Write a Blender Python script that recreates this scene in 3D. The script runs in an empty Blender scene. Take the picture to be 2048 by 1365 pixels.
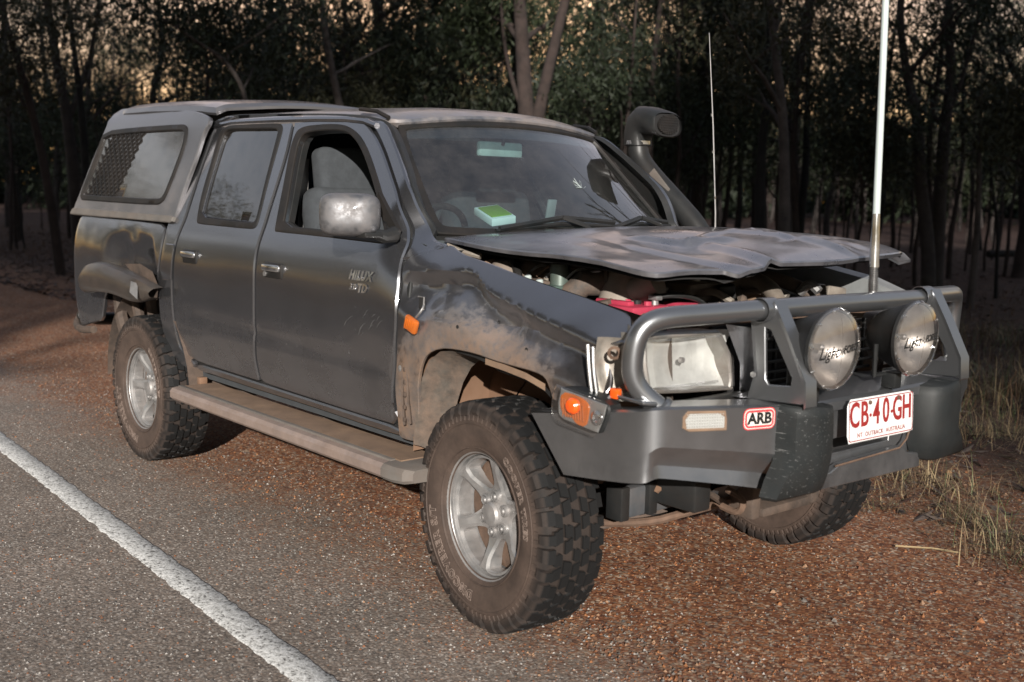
import bpy, bmesh, math, random
import numpy as np
from mathutils import Vector, Matrix, noise
from mathutils.geometry import delaunay_2d_cdt
SUN_EL, SKY_ROT, SKY_STR, FLASH_STR, EXPO = 1.8, 310.5, .36, 5.0, 0.66
sc = bpy.context.scene
C = sc.collection
# ---------------------------------------------------------------- camera
cam = bpy.data.cameras.new('camera'); camo = bpy.data.objects.new('camera', cam); C.objects.link(camo)
yaw, pitch, roll = 2.43477, -0.13322, 0.02149
F = Vector((math.cos(yaw)*math.cos(pitch), math.sin(yaw)*math.cos(pitch), math.sin(pitch)))
R0 = Vector((math.sin(yaw), -math.cos(yaw), 0)); U0 = R0.cross(F)
Rr = R0*math.cos(roll)+U0*math.sin(roll); Ur = -R0*math.sin(roll)+U0*math.cos(roll)
camo.matrix_world = Matrix(((Rr.x, Ur.x, -F.x, 2.6811), (Rr.y, Ur.y, -F.y, -3.0413), (Rr.z, Ur.z, -F.z, 1.4199), (0, 0, 0, 1)))
cam.sensor_width = 36; cam.lens = 2181.04/2048*36; cam.clip_end = 600; cam.clip_start = .05
cam.dof.use_dof = True; cam.dof.focus_distance = 4.3; cam.dof.aperture_fstop = 2.8
sc.camera = camo
# ---------------------------------------------------------------- dusk sky and the one hard frontal light
w = bpy.data.worlds.new("World"); sc.world = w; w.use_nodes = True
nt = w.node_tree; bg = nt.nodes['Background']
sky = nt.nodes.new('ShaderNodeTexSky'); sky.sky_type = 'NISHITA'; sky.sun_disc = False
sky.sun_elevation = math.radians(SUN_EL); sky.sun_rotation = math.radians(SKY_ROT)
sky.altitude = 100; sky.air_density = 1.0; sky.dust_density = 2.0; sky.ozone_density = 1.5
gm = nt.nodes.new('ShaderNodeGamma'); gm.inputs[1].default_value = .60; nt.links.new(sky.outputs[0], gm.inputs[0])   # tone curve evens the dusk sky out, lifting its dimmer parts
hs = nt.nodes.new('ShaderNodeHueSaturation'); hs.inputs['Saturation'].default_value = .92; nt.links.new(gm.outputs[0], hs.inputs['Color'])   # camera white balance
wb = nt.nodes.new('ShaderNodeMix'); wb.data_type = 'RGBA'; wb.blend_type = 'MULTIPLY'; wb.inputs[0].default_value = 1; wb.inputs[7].default_value = (1.04, .94, .97, 1)
nt.links.new(hs.outputs[0], wb.inputs[6]); nt.links.new(wb.outputs[2], bg.inputs[0]); bg.inputs[1].default_value = SKY_STR
flash_lamp = bpy.data.lights.new('flash_lamp', 'SUN'); flash_lamp.energy = FLASH_STR; flash_lamp.angle = math.radians(.5); flash_lamp.color = (1.0, .95, .88)  # parallel lamp standing in for the camera flash, not the setting sun
so = bpy.data.objects.new('flash_lamp', flash_lamp); C.objects.link(so)
ld = Vector((math.cos(2.47)*math.cos(math.radians(17)), math.sin(2.47)*math.cos(math.radians(17)), -math.sin(math.radians(17))))
so.rotation_euler = ld.to_track_quat('-Z', 'Y').to_euler(); so.location = (20, -17, 9)
sc.view_settings.view_transform = 'Standard'; sc.view_settings.look = 'None'
sc.view_settings.exposure = EXPO; sc.view_settings.gamma = 1; sc.view_settings.use_curve_mapping = False
rnd = random.Random(7)
PI = math.pi
# ---------------------------------------------------------------- helpers
class MB:
    """collects geometry for ONE mesh object"""
    def __init__(s): s.v = []; s.f = []
    def add(s, vs, fs):
        b = len(s.v); s.v += [tuple(v) for v in vs]; s.f += [tuple(b+i for i in f) for f in fs]; return s
    def box(s, x0, x1, y0, y1, z0, z1, M=None):
        vs = [Vector((x, y, z)) for x in (x0, x1) for y in (y0, y1) for z in (z0, z1)]
        if M: vs = [M @ v for v in vs]
        return s.add(vs, [(0,1,3,2),(4,6,7,5),(0,4,5,1),(2,3,7,6),(0,2,6,4),(1,5,7,3)])
    def rbox(s, c, size, r, M=None, seg=2):
        bm = bmesh.new(); bmesh.ops.create_cube(bm, size=1)
        bmesh.ops.scale(bm, vec=size, verts=bm.verts)
        bmesh.ops.bevel(bm, geom=bm.edges[:], offset=r, segments=seg, affect='EDGES', profile=.5)
        T = Matrix.Translation(c) @ (M or Matrix()); bm.verts.index_update()
        s.add([T @ v.co for v in bm.verts], [[v.index for v in f.verts] for f in bm.faces]); bm.free(); return s
    def tube(s, path, r, n=10, cap=True, rs=None, up=None):
        P = [Vector(p) for p in path]; b = len(s.v); N = len(P); prev = None; vs = []
        for i, p in enumerate(P):
            t = (P[min(i+1, N-1)]-P[max(i-1, 0)])
            if t.length < 1e-9: t = Vector((0, 0, 1))
            t.normalize()
            if prev is None:
                a = Vector((0, 0, 1)) if abs(t.z) < .9 else Vector((1, 0, 0))
                u = t.cross(a).normalized()
            else:
                u = (prev - t*prev.dot(t)).normalized()
            prev = u; q = t.cross(u); rr = rs[i] if rs else r
            vs += [p+(u*math.cos(2*PI*k/n)+q*math.sin(2*PI*k/n))*rr for k in range(n)]
        fs = [(i*n+k, i*n+(k+1) % n, (i+1)*n+(k+1) % n, (i+1)*n+k) for i in range(N-1) for k in range(n)]
        if cap: fs += [tuple(range(n-1, -1, -1)), tuple((N-1)*n+k for k in range(n))]
        return s.add(vs, fs)
    def lathe(s, prof, M, n=32, cap=False):
        """prof: list of (r, h); axis = local Z of M"""
        vs = [M @ Vector((r*math.cos(2*PI*k/n), r*math.sin(2*PI*k/n), h)) for r, h in prof for k in range(n)]
        fs = [(i*n+k, i*n+(k+1) % n, (i+1)*n+(k+1) % n, (i+1)*n+k) for i in range(len(prof)-1) for k in range(n)]
        if cap: fs += [tuple(range(n-1, -1, -1)), tuple((len(prof)-1)*n+k for k in range(n))]
        return s.add(vs, fs)
    def prism(s, poly, M, d):
        """2-D polygon extruded by d along local Z of M"""
        n = len(poly)
        vs = [M @ Vector((x, y, 0)) for x, y in poly]+[M @ Vector((x, y, d)) for x, y in poly]
        return s.add(vs, [tuple(range(n-1, -1, -1)), tuple(range(n, 2*n))]+[(i, (i+1) % n, n+(i+1) % n, n+i) for i in range(n)])
    def mirror(s):
        s.v = [(x, -y, z) for x, y, z in s.v]; s.f = [f[::-1] for f in s.f]; return s
def link(name, me, parent=None, label=None):
    o = bpy.data.objects.new(name, me); C.objects.link(o)
    if parent is not None: o.parent = parent
    if label: o['label'] = label
    return o
def build(name, mb, m, parent=None, label=None, smooth=35, bevel=0, recalc=True):
    me = bpy.data.meshes.new(name); me.from_pydata(mb.v, [], mb.f); me.update()
    if recalc or bevel:
        bm = bmesh.new(); bm.from_mesh(me)
        bmesh.ops.recalc_face_normals(bm, faces=bm.faces[:])
        if bevel:
            es = [e for e in bm.edges if len(e.link_faces) == 2 and e.calc_face_angle(0) > .5]
            bmesh.ops.bevel(bm, geom=es, offset=bevel, segments=2, affect='EDGES', profile=.5)
        bm.to_mesh(me); bm.free()
    if smooth:
        me.shade_smooth(); me.set_sharp_from_angle(angle=math.radians(smooth))
    me.materials.append(m)
    return link(name, me, parent, label)
def top(name, label, cat, loc=(0,0,0), rz=0, group=None):
    o = bpy.data.objects.new(name, None); C.objects.link(o); o.location = loc; o.rotation_euler = (0, 0, rz)
    o.empty_display_size = .1; tag(o, label, cat, group); return o
def tag(o, label, cat, group=None, kind=None):
    if label: o['label'] = label
    if cat: o['category'] = cat
    if group: o['group'] = group
    if kind: o['kind'] = kind
    return o
def basis(o, z, x=None):
    """matrix at o with local Z along z"""
    z = Vector(z).normalized(); x = Vector(x) if x is not None else (Vector((0,0,1)) if abs(z.z) < .9 else Vector((1,0,0)))
    x = (x - z*x.dot(z)).normalized(); y = z.cross(x)
    return Matrix(((x.x, y.x, z.x, o[0]), (x.y, y.y, z.y, o[1]), (x.z, y.z, z.z, o[2]), (0,0,0,1)))
def interp(x, xs, ys):
    if x <= xs[0]: return ys[0]
    for i in range(len(xs)-1):
        if x <= xs[i+1]: return ys[i]+(x-xs[i])/(xs[i+1]-xs[i])*(ys[i+1]-ys[i])
    return ys[-1]
def sstep(a, b, x):
    t = max(0., min(1., (x-a)/(b-a))); return t*t*(3-2*t)
def chaikin(P, k=1, closed=True):
    for _ in range(k):
        Q = [] if closed else [tuple(P[0])]; n = len(P)
        for i in range(n if closed else n-1):
            a, b = P[i], P[(i+1) % n]
            Q += [tuple(.75*a[j]+.25*b[j] for j in range(len(a))), tuple(.25*a[j]+.75*b[j] for j in range(len(a)))]
        P = Q if closed else Q+[tuple(P[-1])]
    return P
def resample(P, step, closed=True):
    n = len(P); out = []; seg = [(P[i], P[(i+1) % n]) for i in range(n if closed else n-1)]
    L = sum(math.dist(a, b) for a, b in seg); m = max(3, int(L/step)); d = L/m; acc = 0; t0 = 0
    nxt = 0
    for a, b in seg:
        l = math.dist(a, b)
        while nxt < acc+l-1e-9 and len(out) < m+(0 if closed else 0):
            t = (nxt-acc)/l; out.append(tuple(a[j]+t*(b[j]-a[j]) for j in range(len(a)))); nxt += d
        acc += l
    if not closed: out.append(tuple(P[-1]))
    return out
def inset(P, d):
    n = len(P); A = sum(P[i][0]*P[(i+1) % n][1]-P[(i+1) % n][0]*P[i][1] for i in range(n))
    s = 1 if A > 0 else -1; out = []
    for i in range(n):
        a, b = P[i-1], P[(i+1) % n]; tx, ty = b[0]-a[0], b[1]-a[1]; l = math.hypot(tx, ty) or 1
        out.append((P[i][0]-s*ty/l*d, P[i][1]+s*tx/l*d))
    return out
def panel(mb, outline, holes, fmap, step=.03, depth=.012, lip=.005, nrm=None, smoothit=1, bstep=None):
    """sheet-metal panel: a 2-D outline (with holes) laid on the surface fmap(u, v), rolled edges of real depth"""
    bs = bstep or step*.6
    loops = []
    for k, L in enumerate([outline]+list(holes)):
        L = resample(chaikin(L, smoothit) if smoothit else L, bs); loops.append((L, inset(L, lip if k == 0 else -lip)))
    pts = []; edges = []; faces = []
    for k, (L, I) in enumerate(loops):
        b = len(pts); pts += I; n = len(I); edges += [(b+i, b+(i+1) % n) for i in range(n)]
    O = loops[0][1]; us = [p[0] for p in O]; vs_ = [p[1] for p in O]
    def inside(p, L):
        c = False; n = len(L); j = n-1
        for i in range(n):
            if (L[i][1] > p[1]) != (L[j][1] > p[1]) and p[0] < (L[j][0]-L[i][0])*(p[1]-L[i][1])/(L[j][1]-L[i][1])+L[i][0]: c = not c
            j = i
        return c
    nu = int((max(us)-min(us))/step)+1; nv = int((max(vs_)-min(vs_))/step)+1
    dil = [inset(O, step*.35)]+[inset(I, -step*.35) for L, I in loops[1:]]
    for i in range(1, nu):
        for j in range(1, nv):
            p = (min(us)+i*step, min(vs_)+j*step)
            if inside(p, dil[0]) and not any(inside(p, d) for d in dil[1:]): pts.append(p)
    r = delaunay_2d_cdt([Vector(p) for p in pts], edges, [], 0, 1e-6)
    V2, TF, ov = r[0], r[2], r[3]
    keep = []
    Is = [l[1] for l in loops]
    for f in TF:
        c = (sum(V2[i].x for i in f)/3, sum(V2[i].y for i in f)/3)
        if inside(c, Is[0]) and not any(inside(c, h) for h in Is[1:]): keep.append(tuple(f))
    e = 1e-3
    def nor(u, v):
        if nrm: return nrm(u, v)
        p = Vector(fmap(u, v)); a = Vector(fmap(u+e, v))-p; b = Vector(fmap(u, v+e))-p
        return a.cross(b).normalized()
    base = len(mb.v)
    mb.v += [tuple(fmap(v.x, v.y)) for v in V2]; mb.f += [tuple(base+i for i in f) for f in keep]
    # map input ids -> output ids
    idx = {}
    for o, src in enumerate(ov):
        for s_ in src: idx[s_] = o
    off = 0
    for L, I in loops:
        n = len(L); ring = [base+idx.get(off+i, 0) for i in range(n)]; off += n
        b = len(mb.v)
        for (u, v) in L:
            N = nor(u, v); p = Vector(fmap(u, v)); mb.v.append(tuple(p-N*lip*.8))
        for (u, v) in L:
            N = nor(u, v); p = Vector(fmap(u, v)); mb.v.append(tuple(p-N*depth))
        for i in range(n):
            j = (i+1) % n
            mb.f += [(ring[i], ring[j], b+j, b+i), (b+i, b+j, b+n+j, b+n+i)]
    return mb
def text_mb(mb, s, size, M, depth=0.0, off=0.0, shear=0.0, fn=None, spacing=1.0, align='CENTER'):
    cu = bpy.data.curves.new('t', 'FONT'); cu.body = s; cu.size = size; cu.extrude = depth; cu.offset = off; cu.shear = shear
    cu.space_character = spacing; cu.align_x = align; cu.align_y = 'CENTER'; cu.resolution_u = 3
    o = bpy.data.objects.new('t', cu); C.objects.link(o)
    dg = bpy.context.evaluated_depsgraph_get(); me = bpy.data.meshes.new_from_object(o.evaluated_get(dg))
    vs = [(fn(v.co) if fn else M @ v.co) for v in me.vertices]
    mb.add(vs, [tuple(p.vertices) for p in me.polygons])
    bpy.data.objects.remove(o); bpy.data.curves.remove(cu); bpy.data.meshes.remove(me); return mb
# ---------------------------------------------------------------- materials
def ramp(nt, fac, stops):
    r = nt.nodes.new('ShaderNodeValToRGB'); el = r.color_ramp.elements
    while len(el) < len(stops): el.new(.5)
    for e, (p, c) in zip(el, stops): e.position = p; e.color = (*c, 1) if len(c) == 3 else c
    nt.links.new(fac, r.inputs[0]); return r.outputs[0]
def tex(nt, kind, scale, detail=4, coord='Object', rough=.6, vec=None, **kw):
    n = nt.nodes.new('ShaderNodeTex'+kind)
    if vec is None:
        tc = nt.nodes.get('TC') or nt.nodes.new('ShaderNodeTexCoord'); tc.name = 'TC'; vec = tc.outputs[coord]
    nt.links.new(vec, n.inputs['Vector']); n.inputs['Scale'].default_value = scale
    if kind == 'Noise': n.inputs['Detail'].default_value = detail; n.inputs['Roughness'].default_value = rough
    for k, v in kw.items(): setattr(n, k, v)
    return n
def mixc(nt, fac, a, b):
    m = nt.nodes.new('ShaderNodeMix'); m.data_type = 'RGBA'
    for s, x in ((0, fac), (6, a), (7, b)):
        if hasattr(x, 'is_linked') or hasattr(x, 'links'): nt.links.new(x, m.inputs[s])
        elif s == 0: m.inputs[0].default_value = x
        else: m.inputs[s].default_value = (*x, 1)
    return m.outputs[2]
def mth(nt, op, a, b=None, c=None, clamp=False):
    m = nt.nodes.new('ShaderNodeMath'); m.operation = op; m.use_clamp = clamp
    for i, x in enumerate((a, b, c)):
        if x is None: continue
        if hasattr(x, 'links'): nt.links.new(x, m.inputs[i])
        else: m.inputs[i].default_value = x
    return m.outputs[0]
def bump(nt, h, strength, dist=.01):
    b = nt.nodes.new('ShaderNodeBump'); b.inputs['Strength'].default_value = strength; b.inputs['Distance'].default_value = dist
    nt.links.new(h, b.inputs['Height']); return b.outputs[0]
DUST = (.155, .102, .073)
def mat(name, col, rough=.6, metal=0, coat=0, var=.15, vs=12, dust=0, dz=(0, 0), bumps=0, bs=60, col2=None, spec=.5, dustcol=DUST, emit=0, streak=0, coatr=.06, dirtscale=5, sss=0):
    m = bpy.data.materials.new(name); m.use_nodes = True; nt = m.node_tree; p = nt.nodes['Principled BSDF']
    n1 = tex(nt, 'Noise', vs, 5)
    c2 = col2 or tuple(max(0, c*(1-2*var)) for c in col)
    c = ramp(nt, n1.outputs[0], [(.3, c2), (.7, col)])
    r = rough
    if dust:
        n2 = tex(nt, 'Noise', dirtscale, 8, rough=.7)
        f = ramp(nt, n2.outputs[0], [(.36, (0,0,0)), (.68, (1,1,1))])
        f = mth(nt, 'MULTIPLY', f, dust)
        if dz != (0, 0):
            tc = nt.nodes['TC']; sx = nt.nodes.new('ShaderNodeSeparateXYZ'); nt.links.new(tc.outputs['Object'], sx.inputs[0])
            mr = nt.nodes.new('ShaderNodeMapRange'); nt.links.new(sx.outputs[2], mr.inputs[0])
            mr.inputs[1].default_value = dz[0]; mr.inputs[2].default_value = dz[1]; mr.inputs[3].default_value = 1; mr.inputs[4].default_value = .08
            n3 = tex(nt, 'Noise', 22, 4); a = mth(nt, 'MULTIPLY_ADD', n3.outputs[0], .5, .75)
            f = mth(nt, 'MULTIPLY', f, mr.outputs[0]); f = mth(nt, 'MULTIPLY', f, a, clamp=True)
        c = mixc(nt, f, c, dustcol)
        r = mth(nt, 'MULTIPLY_ADD', f, .85-rough, rough)
        nt.links.new(r, p.inputs['Roughness'])
        if metal:
            nt.links.new(mth(nt, 'MULTIPLY_ADD', f, -metal, metal), p.inputs['Metallic'])
        if coat:
            nt.links.new(mth(nt, 'MULTIPLY_ADD', f, -coat, coat, clamp=True), p.inputs['Coat Weight'])
    else:
        p.inputs['Roughness'].default_value = rough
        p.inputs['Metallic'].default_value = metal
        p.inputs['Coat Weight'].default_value = coat
        n4 = tex(nt, 'Noise', vs*2.3, 4)
        nt.links.new(mth(nt, 'MULTIPLY_ADD', n4.outputs[0], .25*rough, rough*.88), p.inputs['Roughness'])
    if dust and not metal: p.inputs['Metallic'].default_value = 0
    if streak:
        mp = nt.nodes.new('ShaderNodeMapping'); nt.links.new(nt.nodes['TC'].outputs['Object'], mp.inputs[0]); mp.inputs['Scale'].default_value = (4, 30, 60); mp.inputs['Rotation'].default_value = (0, .25, .2)
        n5 = tex(nt, 'Noise', 3, 5, vec=mp.outputs[0]); n6 = tex(nt, 'Noise', 2.1, 3)
        s1 = ramp(nt, n5.outputs[0], [(.60, (0,0,0)), (.68, (1,1,1))]); s2 = ramp(nt, n6.outputs[0], [(.50, (0,0,0)), (.62, (1,1,1))])
        c = mixc(nt, mth(nt, 'MULTIPLY', mth(nt, 'MULTIPLY', s1, s2), streak), c, (.42, .42, .41))
    nt.links.new(c, p.inputs['Base Color'])
    p.inputs['Coat Roughness'].default_value = coatr; p.inputs['Specular IOR Level'].default_value = spec
    if bumps:
        nb = tex(nt, 'Noise', bs, 5); nt.links.new(bump(nt, nb.outputs[0], bumps, .004), p.inputs['Normal'])
    if emit: p.inputs['Emission Strength'].default_value = emit; nt.links.new(c, p.inputs['Emission Color'])
    return m
def glassmat(name, tint, refl_rough=.02, base=.04, dusty=.03, alpha=.6, ior=1.5, dcol=(.3, .27, .25)):
    """thin tinted pane: fresnel reflection over a tinted see-through layer with a film of dust"""
    m = bpy.data.materials.new(name); m.use_nodes = True; nt = m.node_tree; nt.nodes.clear()
    out = nt.nodes.new('ShaderNodeOutputMaterial'); tr = nt.nodes.new('ShaderNodeBsdfTransparent'); tr.inputs[0].default_value = (*tint, 1)
    gl = nt.nodes.new('ShaderNodeBsdfGlossy'); gl.inputs['Roughness'].default_value = refl_rough; gl.inputs[0].default_value = (1, 1, 1, 1)
    df = nt.nodes.new('ShaderNodeBsdfDiffuse'); df.inputs[0].default_value = (*dcol, 1)
    lw = nt.nodes.new('ShaderNodeLayerWeight'); f0 = ((ior-1)/(ior+1))**2; fr = mth(nt, 'MULTIPLY_ADD', mth(nt, 'POWER', lw.outputs['Facing'], 5.0), 1-f0, f0)
    tc = nt.nodes.new('ShaderNodeTexCoord'); tc.name = 'TC'
    n = tex(nt, 'Noise', 9, 6, rough=.7)
    d = mth(nt, 'MULTIPLY', ramp(nt, n.outputs[0], [(.35, (.25,)*3), (.75, (1,)*3)]), dusty)
    m1 = nt.nodes.new('ShaderNodeMixShader'); nt.links.new(d, m1.inputs[0]); nt.links.new(tr.outputs[0], m1.inputs[1]); nt.links.new(df.outputs[0], m1.inputs[2])
    m2 = nt.nodes.new('ShaderNodeMixShader'); nt.links.new(mth(nt, 'MULTIPLY', fr, 2.7, clamp=True), m2.inputs[0]); nt.links.new(m1.outputs[0], m2.inputs[1]); nt.links.new(gl.outputs[0], m2.inputs[2])
    nt.links.new(m2.outputs[0], out.inputs[0]); return m
D = {
 'rear_door': [(-2.458,1.705),(-2.456,1.609),(-2.454,1.505),(-2.436,1.363),(-2.431,1.251),(-2.445,1.16),(-2.449,1.07),(-2.453,0.972),(-2.454,0.898),(-2.459,0.811),(-2.457,0.749),(-2.438,0.676),(-2.413,0.634),(-2.352,0.601),(-2.245,0.585),(-1.972,0.583),(-1.677,0.582),(-1.634,0.583),(-1.643,0.634),(-1.645,0.69),(-1.633,0.77),(-1.621,0.859),(-1.619,0.946),(-1.62,1.052),(-1.622,1.119),(-1.628,1.183),(-1.632,1.251),(-1.639,1.342),(-1.644,1.452),(-1.658,1.577),(-1.683,1.662),(-1.702,1.733),(-1.724,1.748),(-1.841,1.753),(-2.035,1.756),(-2.238,1.757),(-2.394,1.748),(-2.449,1.733)],
 'front_door': [(-1.699,1.747),(-1.484,1.742),(-1.287,1.732),(-1.203,1.722),(-1.136,1.707),(-1.073,1.685),(-1.031,1.663),(-0.955,1.616),(-0.879,1.56),(-0.789,1.485),(-0.696,1.407),(-0.64,1.339),(-0.599,1.277),(-0.574,1.24),(-0.567,1.201),(-0.561,1.17),(-0.542,1.116),(-0.531,1.04),(-0.529,0.969),(-0.53,0.903),(-0.537,0.796),(-0.547,0.693),(-0.566,0.573),(-0.684,0.57),(-0.822,0.571),(-1.074,0.573),(-1.281,0.575),(-1.495,0.578),(-1.616,0.581),(-1.625,0.632),(-1.626,0.693),(-1.614,0.772),(-1.602,0.861),(-1.601,0.948),(-1.602,1.053),(-1.602,1.116),(-1.608,1.184),(-1.611,1.248),(-1.618,1.338),(-1.623,1.448),(-1.637,1.572),(-1.662,1.657)],
 'front_window': [(-1.522,1.248),(-1.553,1.352),(-1.589,1.474),(-1.632,1.59),(-1.639,1.649),(-1.629,1.684),(-1.578,1.698),(-1.453,1.701),(-1.334,1.699),(-1.246,1.691),(-1.183,1.676),(-1.112,1.65),(-1.053,1.618),(-0.984,1.571),(-0.907,1.51),(-0.811,1.428),(-0.715,1.337),(-0.665,1.274),(-0.648,1.232),(-0.826,1.235),(-1.172,1.241),(-1.506,1.244)],
 'front_glass_opening': [(-1.465,1.27),(-1.488,1.354),(-1.528,1.464),(-1.564,1.563),(-1.582,1.63),(-1.568,1.661),(-1.515,1.67),(-1.413,1.673),(-1.316,1.672),(-1.245,1.666),(-1.191,1.654),(-1.136,1.632),(-1.078,1.601),(-1.001,1.548),(-0.9,1.466),(-0.813,1.387),(-0.732,1.309),(-0.683,1.252),(-0.842,1.258),(-1.191,1.267)],
 'rear_window': [(-2.308,1.262),(-2.352,1.383),(-2.371,1.473),(-2.38,1.554),(-2.394,1.622),(-2.4,1.677),(-2.388,1.708),(-2.348,1.724),(-2.267,1.729),(-2.064,1.726),(-1.843,1.721),(-1.8,1.715),(-1.768,1.695),(-1.756,1.637),(-1.74,1.541),(-1.719,1.426),(-1.695,1.312),(-1.69,1.267),(-1.702,1.25),(-1.755,1.247),(-2.043,1.249),(-2.278,1.251)],
 'rear_glass_opening': [(-2.289,1.286),(-2.313,1.384),(-2.332,1.473),(-2.342,1.555),(-2.353,1.626),(-2.355,1.675),(-2.337,1.699),(-2.295,1.707),(-2.198,1.705),(-1.992,1.699),(-1.836,1.695),(-1.803,1.683),(-1.793,1.631),(-1.773,1.541),(-1.747,1.425),(-1.721,1.316),(-1.72,1.281),(-1.749,1.275),(-2.069,1.28)],
 'cab_side': [(-2.369,1.781),(-2.46,1.773),(-2.544,1.751),(-2.584,1.707),(-2.606,1.642),(-2.613,1.548),(-2.621,1.472),(-2.602,1.33),(-2.624,1.244),(-2.606,1.173),(-2.614,1.061),(-2.644,0.968),(-2.651,0.857),(-2.642,0.73),(-2.601,0.631),(-2.535,0.557),(-2.434,0.529),(-2.338,0.535),(-1.993,0.545),(-1.293,0.549),(-0.558,0.543),(-0.52,0.604),(-0.485,0.866),(-0.484,1.08),(-0.523,1.182),(-0.539,1.252),(-0.52,1.267),(-0.572,1.323),(-0.652,1.449),(-0.799,1.58),(-0.928,1.68),(-0.987,1.702),(-1.098,1.722),(-1.241,1.738),(-1.663,1.759),(-2.142,1.776)],
 'pillar_front': [(-0.57,1.18),(-0.559,1.202),(-0.563,1.237),(-0.592,1.279),(-0.634,1.343),(-0.683,1.411),(-0.772,1.485),(-0.868,1.566),(-0.956,1.63),(-1.022,1.673),(-1.075,1.699),(-1.132,1.717),(-1.034,1.707),(-0.96,1.693),(-0.902,1.655),(-0.762,1.545),(-0.647,1.445),(-0.587,1.35),(-0.545,1.284),(-0.476,1.249),(-0.407,1.245),(-0.42,1.222),(-0.484,1.193)],
 'pillar_rear': [(-2.367,1.776),(-2.459,1.77),(-2.544,1.751),(-2.584,1.707),(-2.606,1.642),(-2.613,1.548),(-2.621,1.472),(-2.602,1.33),(-2.624,1.244),(-2.606,1.173),(-2.614,1.061),(-2.644,0.968),(-2.651,0.857),(-2.642,0.73),(-2.601,0.631),(-2.535,0.557),(-2.434,0.529),(-2.338,0.535),(-2.301,0.575),(-2.377,0.596),(-2.449,0.632),(-2.468,0.685),(-2.483,0.772),(-2.48,0.896),(-2.477,1.02),(-2.472,1.081),(-2.468,1.159),(-2.453,1.25),(-2.459,1.362),(-2.477,1.505),(-2.479,1.609),(-2.481,1.706),(-2.474,1.736),(-2.41,1.756),(-2.295,1.766)],
 'sill': [(-2.315,0.571),(-1.977,0.573),(-1.636,0.569),(-1.285,0.566),(-0.897,0.563),(-0.551,0.562),(-0.555,0.532),(-0.701,0.528),(-0.912,0.53),(-1.3,0.535),(-1.654,0.534),(-1.998,0.537),(-2.314,0.536)],
 'fender': [(-0.541,1.146),(-0.529,1.112),(-0.518,1.042),(-0.512,0.905),(-0.517,0.799),(-0.527,0.677),(-0.542,0.571),(-0.547,0.534),(-0.488,0.53),(-0.448,0.536),(-0.428,0.576),(-0.408,0.66),(-0.39,0.727),(-0.376,0.779),(-0.353,0.83),(-0.319,0.873),(-0.255,0.9),(-0.162,0.908),(-0.055,0.907),(0.024,0.898),(0.123,0.892),(0.23,0.886),(0.274,0.875),(0.289,0.851),(0.309,0.808),(0.342,0.817),(0.402,0.826),(0.484,0.846),(0.52,0.862),(0.502,0.921),(0.464,0.987),(0.466,0.997),(0.508,1.001),(0.545,1.008),(0.539,1.037),(0.508,1.067),(0.479,1.083),(0.441,1.09),(0.311,1.112),(0.147,1.138),(-0.026,1.168),(-0.124,1.188),(-0.224,1.204),(-0.3,1.216),(-0.397,1.244),(-0.41,1.23),(-0.466,1.22),(-0.511,1.209),(-0.541,1.19)],
 'tub': [(-4.023,1.255),(-3.991,1.187),(-3.982,1.099),(-3.989,0.98),(-4.018,0.798),(-4.055,0.658),(-4.028,0.615),(-3.901,0.582),(-3.617,0.642),(-3.503,0.662),(-3.435,0.746),(-3.366,0.864),(-3.287,0.884),(-3.014,0.897),(-2.846,0.884),(-2.753,0.856),(-2.676,0.854),(-2.655,0.958),(-2.632,1.06),(-2.622,1.16),(-2.635,1.237),(-2.849,1.242),(-3.268,1.248),(-3.655,1.253)],
 'tub_back': [(-4.023,1.255),(-3.991,1.187),(-3.982,1.099),(-3.989,0.98),(-4.018,0.798),(-4.055,0.658),(-4.028,0.615),(-3.901,0.582),(-3.617,0.642),(-3.503,0.662)],
 'handle_rear': [(-2.355,1.124),(-2.194,1.127),(-2.184,1.067),(-2.346,1.062)],
 'handle_front': [(-1.532,1.116),(-1.371,1.115),(-1.364,1.053),(-1.524,1.05)],
 'fuelflap': [(-2.565,1.145),(-2.463,1.145),(-2.477,0.966),(-2.586,0.965)],
 'canopy_side': [(-4.012,1.261),(-4.008,1.311),(-3.976,1.389),(-3.93,1.543),(-3.867,1.681),(-3.843,1.755),(-3.853,1.817),(-3.843,1.856),(-3.749,1.872),(-3.33,1.862),(-2.753,1.823),(-2.524,1.787),(-2.427,1.758),(-2.476,1.686),(-2.482,1.582),(-2.521,1.447),(-2.54,1.326),(-2.544,1.277),(-2.569,1.249),(-2.84,1.253),(-3.403,1.257)],
 'canopy_window': [(-3.933,1.348),(-3.928,1.407),(-3.881,1.534),(-3.845,1.651),(-3.829,1.73),(-3.387,1.737),(-2.738,1.733),(-2.694,1.725),(-2.665,1.706),(-2.65,1.633),(-2.679,1.509),(-2.72,1.385),(-2.741,1.355),(-2.797,1.341),(-3.317,1.344),(-3.888,1.349)],
 'flare_rear': [(-3.486,0.828),(-3.504,0.897),(-3.475,0.961),(-3.387,0.997),(-3.236,1.011),(-3.056,1.009),(-2.852,0.983),(-2.658,0.979),(-2.559,0.966),(-2.55,0.892),(-2.614,0.867),(-2.697,0.852),(-2.913,0.867),(-3.137,0.867),(-3.323,0.847)],
 'lamp_hang': [(0.393,0.879),(0.594,0.854),(0.579,0.796),(0.555,0.747),(0.406,0.766),(0.382,0.784),(0.38,0.828)],
 'upright': [(0.727,1.073),(0.767,1.135),(0.802,1.134),(0.86,1.037),(0.923,0.916),(0.927,0.85),(0.727,0.84),(0.749,0.921)],
 'upright_hole': [(0.776,1.056),(0.791,1.058),(0.876,0.92),(0.874,0.898),(0.788,0.891)],
 'wing_side': [(0.235,0.764),(0.747,0.856),(0.744,0.738),(0.687,0.699),(0.702,0.656),(0.437,0.591)],
}
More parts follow.
